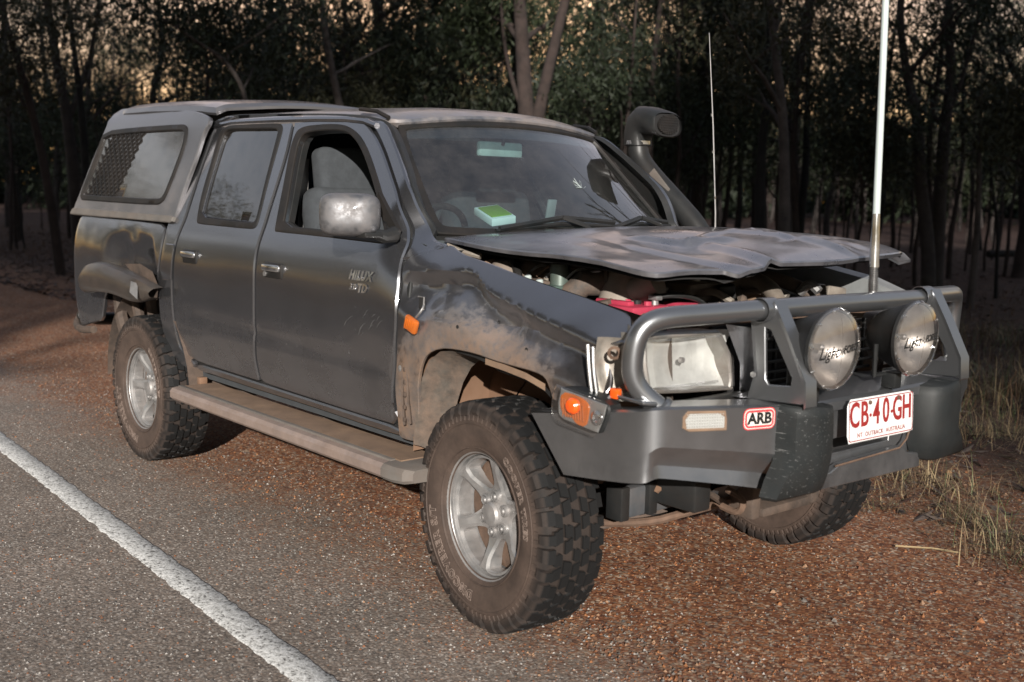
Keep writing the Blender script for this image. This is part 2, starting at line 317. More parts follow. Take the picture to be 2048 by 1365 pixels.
# ---------------------------------------------------------------- materials of the truck
PAINT = (.24, .24, .255)
M = {}
M['paint'] = mat('grey_metallic_paint', PAINT, .26, .93, coat=1.0, var=.02, vs=3, dust=.10, dz=(.50, 1.0), coatr=.09, streak=.18)
M['paint_dirty'] = mat('dusty_fender_paint', PAINT, .28, .93, coat=1.0, var=.04, vs=4, dust=1.15, dz=(.82, 1.04), coatr=.1, bumps=.10, bs=25, dustcol=(.15,.105,.078))
M['hoodpaint'] = mat('scratched_bonnet_paint', (.28, .28, .305), .25, .92, coat=.9, var=.03, vs=5, dust=.28, coatr=.12, streak=.6, dustcol=(.20, .175, .155))
M['barpaint'] = mat('silver_grey_bar_paint', (.25, .255, .265), .30, .88, coat=.3, var=.04, vs=6, dust=.2, dz=(.55, .9), bumps=.03, bs=300)
M['canopy'] = mat('canopy_paint', (.21, .205, .215), .34, .8, coat=.7, var=.04, vs=3, dust=.6, dz=(1.2, 1.6), dustcol=(.24, .20, .18))
M['rubber'] = mat('black_rubber', (.012, .012, .012), .5, dust=.08, spec=.3)
M['plastic'] = mat('black_plastic', (.014, .016, .017), .42, dust=.07, spec=.35)
M['buffer'] = mat('black_bumper_rubber', (.016, .019, .020), .55, spec=.3, dust=.05, bumps=.1, bs=200, streak=.25)
M['dark'] = mat('dark_void', (.012, .011, .011), .9)
M['steel'] = mat('bare_steel', (.45, .45, .45), .35, .9, dust=.4)
M['chrome'] = mat('chrome', (.75, .75, .75), .12, 1.0, dust=.2)
M['alloy'] = mat('alloy_silver', (.50, .50, .50), .30, .8, coat=.3, dust=.5, dirtscale=9)
M['mudmetal'] = mat('mud_caked_metal', (.062, .046, .037), .8, .0, var=.3, vs=15, dust=.5, bumps=.5, bs=40, dirtscale=8)
M['liner'] = mat('dusty_wheel_liner', (.21, .115, .066), .9, var=.18, vs=5, dust=.5, bumps=.2, bs=18)
M['hose'] = mat('engine_hose', (.05, .045, .04), .7, dust=.8, dirtscale=14)
M['alu'] = mat('dirty_aluminium', (.30, .27, .23), .55, .4, var=.25, vs=18, dust=.7, bumps=.3, bs=50)
M['battery'] = mat('pink_battery_lid', (.42, .035, .075), .45, var=.1, dust=.12)
M['brown'] = mat('rusty_bracket', (.13, .075, .048), .85, .1, var=.3, vs=25, dust=.6, bumps=.4, bs=60)
M['seat'] = mat('grey_seat_fabric', (.045, .05, .056), .95, var=.15, vs=30)
M['interior'] = mat('dark_interior_trim', (.045, .05, .055), .8)
M['dash'] = mat('grey_dashboard', (.085, .10, .105), .8)
M['orange'] = mat('orange_lens', (.55, .13, .015), .25, coat=.6, dust=.1)
M['amber'] = mat('amber_bulb_cover', (.9, .11, .01), .2, coat=.8, emit=0)
M['chromelamp'] = mat('lamp_reflector', (.74, .74, .71), .34, .35, bumps=.3, bs=90)
M['boardtop'] = mat('dusty_step_tread', (.24, .155, .10), .85, var=.2, vs=9, dust=.6, bumps=.3, bs=120, dirtscale=7)
M['boardrib'] = mat('step_rubber_strip', (.13, .12, .11), .8, dust=.3)
M['boardedge'] = mat('brushed_step_edge', (.42, .33, .29), .42, .55, var=.15, vs=14, dust=.65, dirtscale=4)
M['tyre'] = mat('tyre_rubber', (.020, .021, .022), .72, dust=.3, bumps=.2, bs=90, var=.3, dustcol=(.17, .12, .09))
M['letter'] = mat('tyre_letter', (.20, .15, .125), .85)
M['white'] = mat('antenna_white', (.42, .47, .46), .35, coat=.3, var=.02)
M['green'] = mat('book_green', (.16, .33, .03), .5, var=.02)
M['paper'] = mat('book_white', (.62, .78, .78), .6, var=.03)
M['plate'] = mat('plate_white', (.72, .72, .71), .35, coat=.3, var=.02, spec=.8)
M['maroon'] = mat('plate_letters', (.26, .022, .02), .45, var=.05)
M['platered'] = mat('badge_red', (.62, .05, .06), .4)
M['badgew'] = mat('badge_cream', (.75, .68, .62), .4)
M['black'] = mat('print_black', (.008, .008, .008), .5, var=0)
M['reflector'] = mat('textured_reflector', (.50, .50, .48), .3, .3, coat=.5, var=.05)
M['glass_side'] = glassmat('tinted_side_glass', (.03, .035, .04), dusty=.10)
M['glass_ws'] = glassmat('windscreen_glass', (.62, .72, .72), dusty=.10)
M['glass_canopy'] = glassmat('canopy_glass', (.07, .07, .07), dusty=.26, refl_rough=.05)
M['lens'] = glassmat('clear_lens', (.93, .93, .93), dusty=.10, ior=1.45)
M['spotlens'] = glassmat('spot_cover', (.85, .83, .82), dusty=.24, ior=1.5, refl_rough=.05, dcol=(.45, .42, .39))
M['blue'] = mat('blue_bag', (.02, .07, .17), .7)
def archdust(m):
    # dust thrown up round the front wheel arch, with a ragged outer edge
    nt = m.node_tree; p = nt.nodes['Principled BSDF']; tc = nt.nodes['TC']; sx = nt.nodes.new('ShaderNodeSeparateXYZ'); nt.links.new(tc.outputs['Object'], sx.inputs[0])
    dx = mth(nt, 'ADD', sx.outputs[0], .10); dz = mth(nt, 'MULTIPLY_ADD', sx.outputs[2], 1.0, -.40)
    d = mth(nt, 'SQRT', mth(nt, 'ADD', mth(nt, 'MULTIPLY', dx, dx), mth(nt, 'MULTIPLY', dz, dz)))
    n = tex(nt, 'Noise', 7, 8, rough=.72); n2 = tex(nt, 'Noise', 30, 6, rough=.7)
    d = mth(nt, 'ADD', d, mth(nt, 'MULTIPLY_ADD', n.outputs[0], .26, -.13))
    f = ramp(nt, d, [(0,(.95,)*3),(.545,(.92,)*3),(.60,(.75,)*3),(.635,(.12,)*3),(.70,(0,)*3)])
    f = mth(nt, 'MULTIPLY', f, ramp(nt, n2.outputs[0], [(.30,(.35,)*3),(.50,(1,)*3)]))
    old = p.inputs['Base Color'].links[0].from_socket; dc = ramp(nt, n.outputs[0], [(.38,(.085,.070,.062)),(.52,(.15,.105,.078)),(.66,(.20,.12,.075))])
    nt.links.new(mixc(nt, f, old, dc), p.inputs['Base Color'])
    for k, v in (('Metallic', .93), ('Coat Weight', 1.0)): nt.links.new(mth(nt, 'MULTIPLY_ADD', f, -v, v, clamp=True), p.inputs[k])
    nt.links.new(mth(nt, 'MULTIPLY_ADD', f, .60, .28), p.inputs['Roughness'])
archdust(M['paint_dirty'])
truck = top('pickup_truck', 'crashed dark grey ute with canopy, bull bar and buckled bonnet on the gravel shoulder', 'pickup truck')
def P(name, mb, m, parent=truck, label=None, **k): return build(name, mb, M[m] if isinstance(m, str) else m, parent, label, **k)
# ---------------------------------------------------------------- body side surface
ZC=[.30,.50,.58,.70,.80,.90,1.00,1.07,1.13,1.18,1.22,1.27,1.32,1.70,1.76]
YC=[.74,.790,.812,.832,.842,.846,.845,.842,.834,.821,.806,.783,.765,.612,.585]
ZF=[.30,.50,.60,.75,.90,1.00,1.07,1.12,1.16,1.20,1.235,1.26,1.30]
YF=[.78,.80,.82,.840,.847,.846,.838,.822,.798,.765,.725,.685,.60]
def SB(x, z):
    c = (interp(z-.02,ZC,YC)+interp(z,ZC,YC)+interp(z+.02,ZC,YC))/3
    k = sstep(-.70,-.42,x)
    if k <= 0: return c
    zz = z+.165*sstep(-.5,.62,x)
    f = (interp(zz-.015,ZF,YF)+interp(zz,ZF,YF)+interp(zz+.015,ZF,YF))/3
    return c*(1-k)+f*k
def gs(x, z, cx, cz, rx, rz): return math.exp(-((x-cx)/rx)**2-((z-cz)/rz)**2)
def tri(t): return max(0., 1-abs(t))
def dent(x, z):
    d = 0.
    # doors: faint waviness and the swage line low down
    d += .0022*noise.noise(Vector((x*3.1, z*4.3, 1.7)))
    d -= .006*math.exp(-((z-.80+.02*(x+1.5))/.022)**2)*sstep(-2.45,-2.2,x)*(1-sstep(-.7,-.5,x))
    d -= .010*gs(x, z, -.72, .80, .14, .10)
    # cargo side: the star-shaped dent with a ridge
    if x < -2.6:
        cx = -3.02
        ze = 1.215-.055*min(1.2, abs(x-cx)/.33)-(0 if x < -2.75 else (x+2.75)*1.6)
        lat = sstep(-3.42,-3.27,x)*(1-sstep(-2.74,-2.63,x)); t = ze-z
        d -= .058*lat*max(0, min(t/.13, 1))
        d += .030*tri((x-cx)/.16)*lat*sstep(.0,.12,t)
        d += .004*noise.noise(Vector((x*6, z*6, 3)))
        # tail end curls in towards the tailgate
        d -= .12*sstep(-3.82,-4.05,x)**2 if x < -3.82 else 0
    if x > -.56:
        # fender: long buckled crease running forward and down, then a pulled lower skin
        zc = sum(interp(x+o_, [-.62,-.30,-.19,-.06,.19,.43,.60], [1.125,1.145,1.155,1.085,1.03,.985,.94]) for o_ in (-.03,0,.03))/3
        t = z-zc; e = sstep(-.56,-.45,x)
        d -= e*.048*(sstep(.012,-.035,t) if False else max(0,min(1,(.015-t)/.05)))*(1-sstep(.05,.14,-t))*(1 if x < .12 else .75)
        d += .020*tri((x-.10)/.035)*math.exp(-((z-1.00)/.03)**2)
        d += .008*noise.noise(Vector((x*7, z*8, 9.2)))*(1-sstep(1.05,1.12,z))
        d -= .020*gs(x, z, .06, .97, .09, .05)
        d += .014*gs(x, z, .33, .93, .10, .06)
        d -= .016*gs(x, z, -.38, 1.03, .07, .05)
        d += .015*sstep(.18,.0,abs(math.hypot(x+.14,(z-.42)*.86)-.46)/1.)*(z<1.0)
    return d
def sideR(x, z): return (x, -(SB(x, z)+dent(x, z)), z)
def sideRin(k): return lambda x, z: (x, -(SB(x, z)-k), z)
def offR(k): return lambda x, z: (x, -(SB(x, z)+dent(x, z)+k), z)
def fmapL(f): return lambda x, z: (f(x, z)[0], -f(x, z)[1], f(x, z)[2])
def both(name, outline, holes, f, m, depth=.02, step=.03, lip=.007, labelR=None, labelL=None, smoothit=1, parent=None, undamaged=None):
    a = MB(); panel(a, outline, holes, f, step, depth, lip, smoothit=smoothit)
    b = MB(); panel(b, outline, holes, undamaged or f, step, depth, lip, smoothit=smoothit); b.mirror()
    oa = P(name, a, m, parent or truck, labelR, smooth=28, recalc=False); ob = P(name, b, m, parent or truck, labelL, smooth=28, recalc=False)
    return oa, ob
plainR = lambda x, z: (x, -SB(x, z), z)
# recessed inner shell behind every gap
a = MB(); panel(a, D['cab_side'], [D['front_glass_opening'], D['rear_glass_opening']], sideRin(.022), .06, .03, .004)
b = MB(); panel(b, D['cab_side'], [D['front_glass_opening'], D['rear_glass_opening']], sideRin(.022), .06, .03, .004); b.mirror()
P('cab_shell', a, 'plastic', recalc=False); P('cab_shell', b, 'plastic', recalc=False)
rd = both('door', D['rear_door'], [D['rear_glass_opening']], sideR, 'paint', undamaged=plainR)
fd = both('door', D['front_door'], [D['front_glass_opening']], sideR, 'paint', undamaged=plainR, labelR='front door with scraped lower corner')
both('pillar', D['pillar_front'], [], sideR, 'paint', undamaged=plainR)
both('pillar', D['pillar_rear'], [], sideR, 'paint', undamaged=plainR)
both('sill', D['sill'], [], offR(-.006), 'paint', step=.03)
both('cargo_side', D['tub'], [], sideR, 'paint', step=.025, undamaged=plainR, labelR='cargo side with a star shaped dent')
fn = both('fender', D['fender'], [], sideR, 'paint_dirty', step=.012, depth=.012, lip=.003, undamaged=plainR, labelR='buckled and dusty front fender')
# window rubbers and glass
for s in (0, 1):
    for nm, wo, go, dr in (('rear', 'rear_window', 'rear_glass_opening', rd[s]), ('front', 'front_window', 'front_glass_opening', fd[s])):
        rub = MB(); panel(rub, D[wo], [D[go]], offR(.004), .02, .03, .004)
        gl = MB(); panel(gl, resample(D[go], .02), [], lambda x, z: (x, -(SB(x, z)-.014), z), .05, .004, .002, bstep=.02)
        if s: rub.mirror(); gl.mirror()
        P('window_rubber', rub, 'rubber', dr, recalc=False)
        if nm == 'rear' or s: P('window_glass', gl, 'glass_side', dr, recalc=False)
# the lowered front window leaves its felt channel
ch = MB(); Q = [(-1.505,1.28),(-1.535,1.40),(-1.565,1.52),(-1.595,1.62)]
ch.tube([(x, -(SB(x,z)-.03), z) for x, z in Q], .010, 6); P('window_channel', ch, 'steel', fd[0])
# door handles: recessed cup and a chrome pull
for nm, dr in (('handle_rear', rd[0]), ('handle_front', fd[0])):
    pts = D[nm]; cx = sum(p[0] for p in pts)/4; cz = sum(p[1] for p in pts)/4
    for s in (-1, 1):
        d = rd if nm == 'handle_rear' else fd; d = d[0] if s < 0 else d[1]
        y = SB(cx, cz)
        c = MB().rbox((cx, s*(y-.001), cz), (.155, .02, .066), .009); P('handle_cup', c, 'rubber', d)
        c = MB().rbox((cx, s*(y+.013), cz+.011), (.142, .018, .030), .008); P('handle', c, 'chrome', d)
        if nm == 'handle_front':
            c = MB().lathe([(.0001, .003), (.011, .002), (.012, -.01)], basis((cx-.055, s*(y+.012), cz-.016), (0, s, 0)), 14); P('key_lock', c, 'steel', d)
# fuel flap panel (outlined) on the rear pillar
ff = MB(); panel(ff, D['fuelflap'], [], offR(.003), .03, .01, .004, smoothit=0); P('fuel_flap', ff, 'paint', recalc=False)
# badge lettering on the front door
def sidetext(s, size, x, z, m, parent, off=.0, shear=.25, rot=0., k=.004, spacing=1.1):
    mb = MB()
    def fn(co):
        u = co.x*math.cos(rot)-co.y*math.sin(rot)+x; v = co.x*math.sin(rot)+co.y*math.cos(rot)+z
        p = sideR(u, v); return (p[0], p[1]-k-co.z, p[2])
    text_mb(mb, s, size, None, .0012, off, shear, fn, spacing); return P('lettering', mb, m, parent, smooth=0)
sidetext('HILUX', .050, -.775, 1.108, 'chrome', fd[0], .0018)
sidetext('3.0', .034, -.820, 1.064, 'chrome', fd[0], .0006)
sidetext('TD', .046, -.755, 1.062, 'chrome', fd[0], .0018)
rr = random.Random(14)
def scratch(x, z, a, L, r=.0011, k=4):
    mb = MB(); pts = []
    for i in range(k+1):
        t = i/k; u = x+L*t*math.cos(a); v = z+L*t*math.sin(a)+.012*math.sin(t*PI)*L/.1; p = sideR(u, v); pts.append((p[0], p[1]-.0006, p[2]))
    return mb.tube(pts, r, 4, rs=[.0003]+[r*rr.uniform(.6,1.4) for _ in range(k-1)]+[.0003])
for k in range(12):
    x, z = rr.gauss(-.76,.06), rr.gauss(.93,.035)
    if x > -.60: continue
    P('scratch', scratch(x, z, rr.gauss(.6,.15), rr.uniform(.015,.06), .0006), M.setdefault('scratchm', mat('scuffed_primer', (.13,.128,.125), .6)), fd[0])
for k in range(16): P('scratch', scratch(rr.uniform(-1.55,-.75), rr.uniform(.62,1.05), rr.uniform(-.6,1.6), rr.uniform(.004,.012), .0007), M['scratchm'], fd[0])
for k in range(12): P('scratch', scratch(rr.uniform(-.42,-.1), rr.uniform(.96,1.08), rr.gauss(.5,.2), rr.uniform(.01,.035), .0006), M['scratchm'], fn[0])
# ---------------------------------------------------------------- roof
def roofz(x, y):
    g = interp(x, [-2.62,-2.5,-2.3,-1.65,-1.24,-1.07,-.99,-.92], [1.735,1.752,1.764,1.755,1.738,1.722,1.700,1.665])
    t = min(1., abs(y)/.60)
    return g+.052*(1-t**2.2)-.028*sstep(.93,1.0,t)
def roofm(x, y): return (x+.07*(1-(y/.6)**2)*sstep(-1.5,-.95,x), y, roofz(x, y))
a = MB(); panel(a, [(-2.60,-.55),(-2.55,-.60),(-2.3,-.605),(-1.3,-.605),(-1.10,-.60),(-.985,-.575),(-.965,-.54),(-.962,-.3),(-.962,0),(-.962,.3),(-.965,.54),(-.985,.575),(-1.10,.60),(-1.3,.605),(-2.3,.605),(-2.55,.60),(-2.60,.55)], [], roofm, .045, .03, .01)
M['roofpaint'] = mat('dusty_roof_paint', PAINT, .30, .9, coat=.8, var=.05, vs=4, dust=.8, dustcol=(.22, .17, .14), coatr=.1, streak=.5)
roof = P('roof', a, 'roofpaint', recalc=False)
for s in (-1, 1):
    g = MB(); g.tube([(x, s*(SB(x, roofz(x,.6))-.012+.012), roofz(x, .6)+.004) for x in (-2.55,-2.3,-1.9,-1.5,-1.25,-1.1,-1.0)], .012, 6); P('rain_gutter', g, 'paint', roof)
    # top corner of windscreen: little dark seal end seen from outside
    g = MB().tube([(-1.16, s*.597, 1.752), (-1.05, s*.585, 1.738), (-.985, s*.575, 1.712)], .009, 6); P('gutter_end', g, 'rubber', roof)
# cab back wall and floor
a = MB(); a.add([(-2.60,-.56,1.74),(-2.60,.56,1.74),(-2.62,.80,1.2),(-2.64,.80,.55),(-2.64,-.80,.55),(-2.62,-.80,1.2)], [(0,1,2,3,4,5)]); P('cab_back', a, 'interior', smooth=0)
a = MB().box(-2.60,-.45,-.76,.76,.50,.56); P('cab_floor', a, 'interior', smooth=0)
a = MB(); panel(a, [(-2.58,-.57),(-1.05,-.57),(-1.0,-.5),(-1.0,.5),(-1.05,.57),(-2.58,.57)], [], lambda x, y: (x, y, roofz(x, y)-.035), .1, .004, .002); P('headlining', a, 'interior', roof, recalc=False)
# ---------------------------------------------------------------- windscreen
def ws(u, v, k=0.):
    w_ = .675+(.563-.675)*v; b = 1-u*u
    x = -.565+(-.99+.565)*v + .115*b*(1-.25*v)
    z = 1.262+(1.690-1.262)*v+.028*b*v
    return (x+k*.66, u*w_, z+k*.72)
wsp = [(-.93,.0),(.93,.0),(.985,.05),(.985,.95),(.93,1.0),(-.93,1.0),(-.985,.95),(-.985,.05)]
inn = [(-.885,.055),(.885,.055),(.935,.12),(.935,.90),(.89,.955),(-.89,.955),(-.935,.90),(-.935,.12)]
def rc(P_): return chaikin(P_, 2)
a = MB(); panel(a, rc(wsp), [rc(inn)], lambda u, v: ws(u, v, .008), .05, .02, .006, bstep=.03, smoothit=0); wsr = P('windscreen_seal', a, 'rubber', recalc=False)
a = MB(); panel(a, rc([(-.95,.03),(.95,.03),(.96,.1),(.96,.95),(.92,.98),(-.92,.98),(-.96,.95),(-.96,.1)]), [], ws, .06, .004, .004, smoothit=0); wsg = P('windscreen', a, 'glass_ws', recalc=False)
M['tintband'] = glassmat('windscreen_tint_band', (.30, .34, .36), dusty=.06)
a = MB(); panel(a, [(-.93,.86),(.93,.86),(.93,.955),(-.93,.955)], [], lambda u, v: ws(u, v, -.006), .06, .001, .001, smoothit=0); P('tint_band', a, 'tintband', wsg, recalc=False)
# cowl below the glass, wipers
def cowl(u, v): 
    p = ws(u, 0); return (p[0]+v*.13, u*(.70+.0*v), p[2]-.016-v*.045)
a = MB(); panel(a, [(-.99,0),(.99,0),(.99,1),(-.99,1)], [], cowl, .08, .02, .01, smoothit=0); P('cowl', a, 'plastic', recalc=False)
for (u0, u1, v1, ud, vd) in ((-.10, -.60, .02, .30, .06), (.62, .25, .03, .93, .05)):
    wp = MB()
    def wpp(u, v, k=.03): return Vector(ws(u, v, k))
    wp.tube([wpp(u1, .035, .02), wpp((u1+ud)/2, .105, .035), wpp(ud, .085, .022)], .011, 6)
    wp.tube([wpp(u1-.02, .03, .012), wpp((u1+ud)/2, .085, .014), wpp(ud+.06, .06, .012)], .009, 6)
    wp.tube([wpp(u0+.18, -.06, .02), wpp((u1+ud)/2+.12, .02, .05), wpp((u1+ud)/2, .10, .04)], .010, 6)
    P('wiper', wp, 'plastic')
# dead leaf litter smear / sticker on the passenger side: small crack star
cr = MB(); rr = random.Random(4)
for k in range(11):
    aa = rr.uniform(0, 2*PI); u, v = .26, .42; pts = []
    for j in range(4):
        pts.append(ws(u, v, .004)); aa += rr.uniform(-.5,.5); u += math.cos(aa)*.018; v += math.sin(aa)*.030
    cr.tube(pts, .0008, 3)
P('glass_crack', cr, mat('crack_glint', (.30, .34, .34), .3), wsg)
# ---------------------------------------------------------------- bonnet (torn off its catches, folded in the middle)
HX = [-.50,-.30,-.10,.10,.28,.42,.55,.66]
HY = [-1,-.8,-.55,-.25,0,.3,.6,.85,1]
HZ = [  # rows follow HX, columns HY
 [1.262,1.272,1.283,1.293,1.296,1.297,1.296,1.290,1.280],
 [1.250,1.266,1.285,1.300,1.305,1.308,1.306,1.298,1.286],
 [1.238,1.254,1.276,1.300,1.310,1.312,1.309,1.299,1.284],
 [1.236,1.245,1.258,1.282,1.305,1.313,1.308,1.297,1.280],
 [1.228,1.232,1.240,1.262,1.296,1.307,1.303,1.290,1.272],
 [1.208,1.222,1.226,1.252,1.283,1.296,1.294,1.282,1.258],
 [1.188,1.205,1.214,1.238,1.262,1.276,1.276,1.266,1.240],
 [1.150,1.180,1.200,1.214,1.228,1.240,1.244,1.238,1.215]]
def cr1(t, a, b, c, d): return .5*((2*b)+(-a+c)*t+(2*a-5*b+4*c-d)*t*t+(-a+3*b-3*c+d)*t**3)
def bic(x, y):
    i = max(0, min(len(HX)-2, sum(1 for h in HX if h <= x)-1)); j = max(0, min(len(HY)-2, sum(1 for h in HY if h <= y)-1))
    tx = (x-HX[i])/(HX[i+1]-HX[i]); ty = (y-HY[j])/(HY[j+1]-HY[j])
    g = lambda a, b: HZ[max(0, min(len(HX)-1, a))][max(0, min(len(HY)-1, b))]
    return cr1(tx, *[cr1(ty, *[g(i+a, j+b) for b in (-1,0,1,2)]) for a in (-1,0,1,2)])
def hoodz(x, yn):
    z = bic(x, yn)
    y = yn*.66
    # folds: a pushed-in pocket with a sharp rim, diagonal creases to the leading edge
    def crease(x0, y0, x1, y1, h, w_):
        dx, dy = x1-x0, y1-y0; L = math.hypot(dx, dy); t = ((x-x0)*dx+(y-y0)*dy)/L/L; q = ((x-x0)*dy-(y-y0)*dx)/L
        return h*tri(q/w_)*sstep(-.1,.15,t)*(1-sstep(.85,1.1,t))
    z -= .020*gs(x, y, .20, -.16, .13, .12)
    z += crease(.02,-.22,.30,-.02,.016,.035)
    z += crease(.24,-.10,.62,-.25,.017,.040)
    z -= crease(.12,-.35,.60,-.38,.016,.045)
    z += crease(.20,.10,.62,.16,.014,.04)
    z += crease(.18,-.16,.22,.34,.010,.03)
    z -= crease(.42,.02,.44,.55,.008,.03)
    z -= crease(.30,.22,.60,.28,.008,.05)
    z += crease(-.05,-.40,.45,-.48,.006,.07)
    z += .003*noise.noise(Vector((x*5, y*5, .3)))+.0007*noise.noise(Vector((x*19, y*19, 4.3)))
    return z
def hoodm(x, yn):
    e = interp(x, [-.5,0,.3,.5,.66],[.668,.668,.655,.64,.60])
    fx = x + (.02 if yn>0 else 0)*0 + .055*(1-yn*yn)*sstep(-.1,-.5,x) + .05*(1-yn*yn)*sstep(.2,.6,x)
    return (fx, yn*e, hoodz(x, yn))
ho = [(-.5,-.99),(-.48,-1),(0,-1),(.30,-1),(.46,-.99),(.50,-.95),(.52,-.8),(.56,-.6),(.585,-.45),(.56,-.34),(.60,-.2),(.64,0),(.645,.3),(.64,.6),(.62,.85),(.57,.99),(.40,1),(0,1),(-.48,1),(-.5,.99)]
a = MB(); panel(a, [(x, y) for x, y in ho], [], hoodm, .016, .016, .005, smoothit=1)
hood = P('bonnet', a, 'hoodpaint', label='buckled bonnet lifted off the guards', recalc=False, smooth=35)
# inner frame of the bonnet, dark underneath
a = MB(); panel(a, [(x*.94, y*.94) for x, y in ho], [], lambda x, y: (hoodm(x, y)[0], hoodm(x, y)[1], hoodz(x, y)-.034), .07, .004, .003); P('bonnet_liner', a, 'dark', hood, recalc=False)
# torn front corner flap on the far side
a = MB(); fl2 = [(.44,.645,1.262),(.50,.665,1.257),(.548,.672,1.240),(.575,.675,1.216),(.530,.670,1.203),(.498,.668,1.218),(.455,.655,1.236)]
n_ = len(fl2); a.add(fl2+[(x-.006,y+.012,z-.012) for x,y,z in fl2]+[(.51,.70,1.235)], [tuple(range(n_)), tuple(range(2*n_-1,n_-1,-1))]+[(i,n_+i,n_+(i+1)%n_,(i+1)%n_) for i in range(n_)])
P('bonnet_corner', a, 'hoodpaint', hood, label='bent down far corner', smooth=30, bevel=.002)
a = MB(); a.tube([(-.36,-.60,1.20),(-.43,-.64,1.215),(-.48,-.655,1.235)], .012, 8); P('hinge', a, 'alu', hood)
# ---------------------------------------------------------------- engine bay
def bay(name, mb, m, label=None, **k): return P(name, mb, m, truck, label, **k)
a = MB().box(-.50,-.46,-.66,.66,.62,1.215); bay('firewall', a, 'mudmetal', smooth=0)
for s in (-1, 1):
    a = MB(); a.add([(-.46,s*.60,1.14),(.55,s*.60,1.02),(.55,s*.57,.70),(.25,s*.52,.84),(-.1,s*.50,.92),(-.46,s*.52,.85)], [(0,1,2,3,4,5)])
    a.add([(-.46,s*.60,1.14),(.55,s*.60,1.02),(.55,s*.665,1.065),(.2,s*.67,1.115),(-.46,s*.665,1.20)], [(0,1,2,3,4)]); bay('inner_guard', a, 'alu' if s > 0 else 'mudmetal', smooth=0)
a = MB().box(-.46,.52,-.58,.58,.60,.64); bay('undertray', a, 'mudmetal', smooth=0)
eng = MB().rbox((-.05,.0,.93), (.62,.26,.26), .03); eng.rbox((-.05,-.02,1.09), (.52,.20,.08), .025); e = bay('engine', eng, 'alu', bevel=0)
for k in range(4):
    r = MB().lathe([(.022,0),(.022,.03),(.012,.045),(.0001,.05)], basis((-.24+k*.13,-.03,1.128), (0,0,1)), 12); P('injector', r, 'steel', e)
r = MB()
for k in range(4): r.tube([(-.24+k*.13,-.03,1.17), (-.22+k*.12,-.13,1.17), (-.1+k*.05,-.20,1.05)], .006, 6)
P('injector_pipes', r, 'steel', e)
a = MB().tube([(-.34,-.50,1.14),(-.24,-.46,1.155),(-.14,-.36,1.15),(-.12,-.20,1.12)], .042, 14); bay('intake_elbow', a, 'hose')
a = MB().lathe([(.05,0),(.052,.012),(.046,.02),(.052,.03),(.05,.04)], basis((-.19,-.42,1.153), (.6,.7,.0)), 18); bay('hose_clamp', a, 'steel')
a = MB().lathe([(.001,.16),(.05,.16),(.058,.14),(.058,0),(.001,0)], basis((-.06,-.54,.96), (.05,0,1)), 20); bay('filter_canister', a, mat('teal_canister', (.07,.115,.10), .45, dust=.5), smooth=30)
a = MB().tube([(-.34,-.44,1.19),(-.30,-.46,1.16),(-.24,-.48,1.10),(-.20,-.5,1.0)], .013, 8); bay('cable', a, 'plastic')
a = MB().rbox((-.36,-.43,1.13), (.14,.16,.09), .02); a.lathe([(.03,0),(.03,.03),(.0001,.032)], basis((-.36,-.43,1.175),(0,0,1)), 16); bay('brake_reservoir', a, 'alu')
a = MB().lathe([(.0001,.0),(.105,.0),(.11,.03),(.09,.06),(.0001,.07)], basis((-.45,-.36,1.03), (1,0,.0)), 22); bay('brake_booster', a, 'hose')
a = MB().lathe([(.0001,.24),(.04,.24),(.066,.235),(.070,.20),(.072,0),(.0001,0)], basis((.16,-.46,.97), (-.15,.45,.8)), 22); bay('air_duct', a, mat('dusty_plastic_duct', (.27,.235,.20), .6, dust=.4))
a = MB().tube([(.00,-.50,1.08),(.04,-.47,1.13),(.10,-.38,1.13),(.14,-.24,1.12)], .045, 14); a.lathe([(.047,0),(.053,.01),(.047,.02)], basis((.075,-.42,1.13), (.6,.8,0)), 18); bay('radiator_hose', a, 'hose')
# battery with pink lid
bt = MB().rbox((.20,-.44,.955), (.24,.17,.18), .008); bo = bay('battery', bt, 'plastic')
bt = MB().rbox((.20,-.44,1.060), (.246,.176,.030), .008); bt.rbox((.20,-.485,1.080), (.15,.03,.016), .005); bt.rbox((.13,-.40,1.082), (.05,.05,.022), .006); P('battery_lid', bt, 'battery', bo)
for k in range(5):
    r = MB().lathe([(.013,0),(.013,.012),(.0001,.014)], basis((.11+k*.045,-.425,1.075),(0,0,1)), 10); P('filler_cap', r, 'plastic' if k % 2 else 'battery', bo)
for s in (-1, 1):
    r = MB().lathe([(.012,0),(.010,.03),(.0001,.032)], basis((.20+s*.09,-.39,1.075),(0,0,1)), 10); r.rbox((.20+s*.09,-.39,1.098), (.04,.03,.016), .004); P('terminal', r, 'steel', bo)
b2 = MB().rbox((.28,-.24,1.062), (.11,.08,.03), .008); P('battery_clamp', b2, 'battery', bo); P('battery_clamp', MB().rbox((.31,-.26,1.05), (.07,.05,.03), .006), 'white', bo)
for pth in ([(.11,-.39,1.10),(.09,-.44,1.115),(.04,-.48,1.09),(-.03,-.46,1.04)], [(.29,-.39,1.10),(.34,-.32,1.11),(.34,-.2,1.08),(.3,-.1,1.0)], [(.29,-.40,1.10),(.26,-.30,1.12),(.16,-.2,1.11)]):
    bay('cable', MB().tube(chaikin(pth, 2, False), .009, 8), 'plastic')
a = MB(); 
for k in range(3): a.tube(chaikin([(.10+k*.03,-.36,1.06),(.12,-.28,1.12),(.18,-.2,1.11),(.22+.02*k,-.12,1.05)], 2, False), .006, 6)
bay('wiring', a, 'rubber')
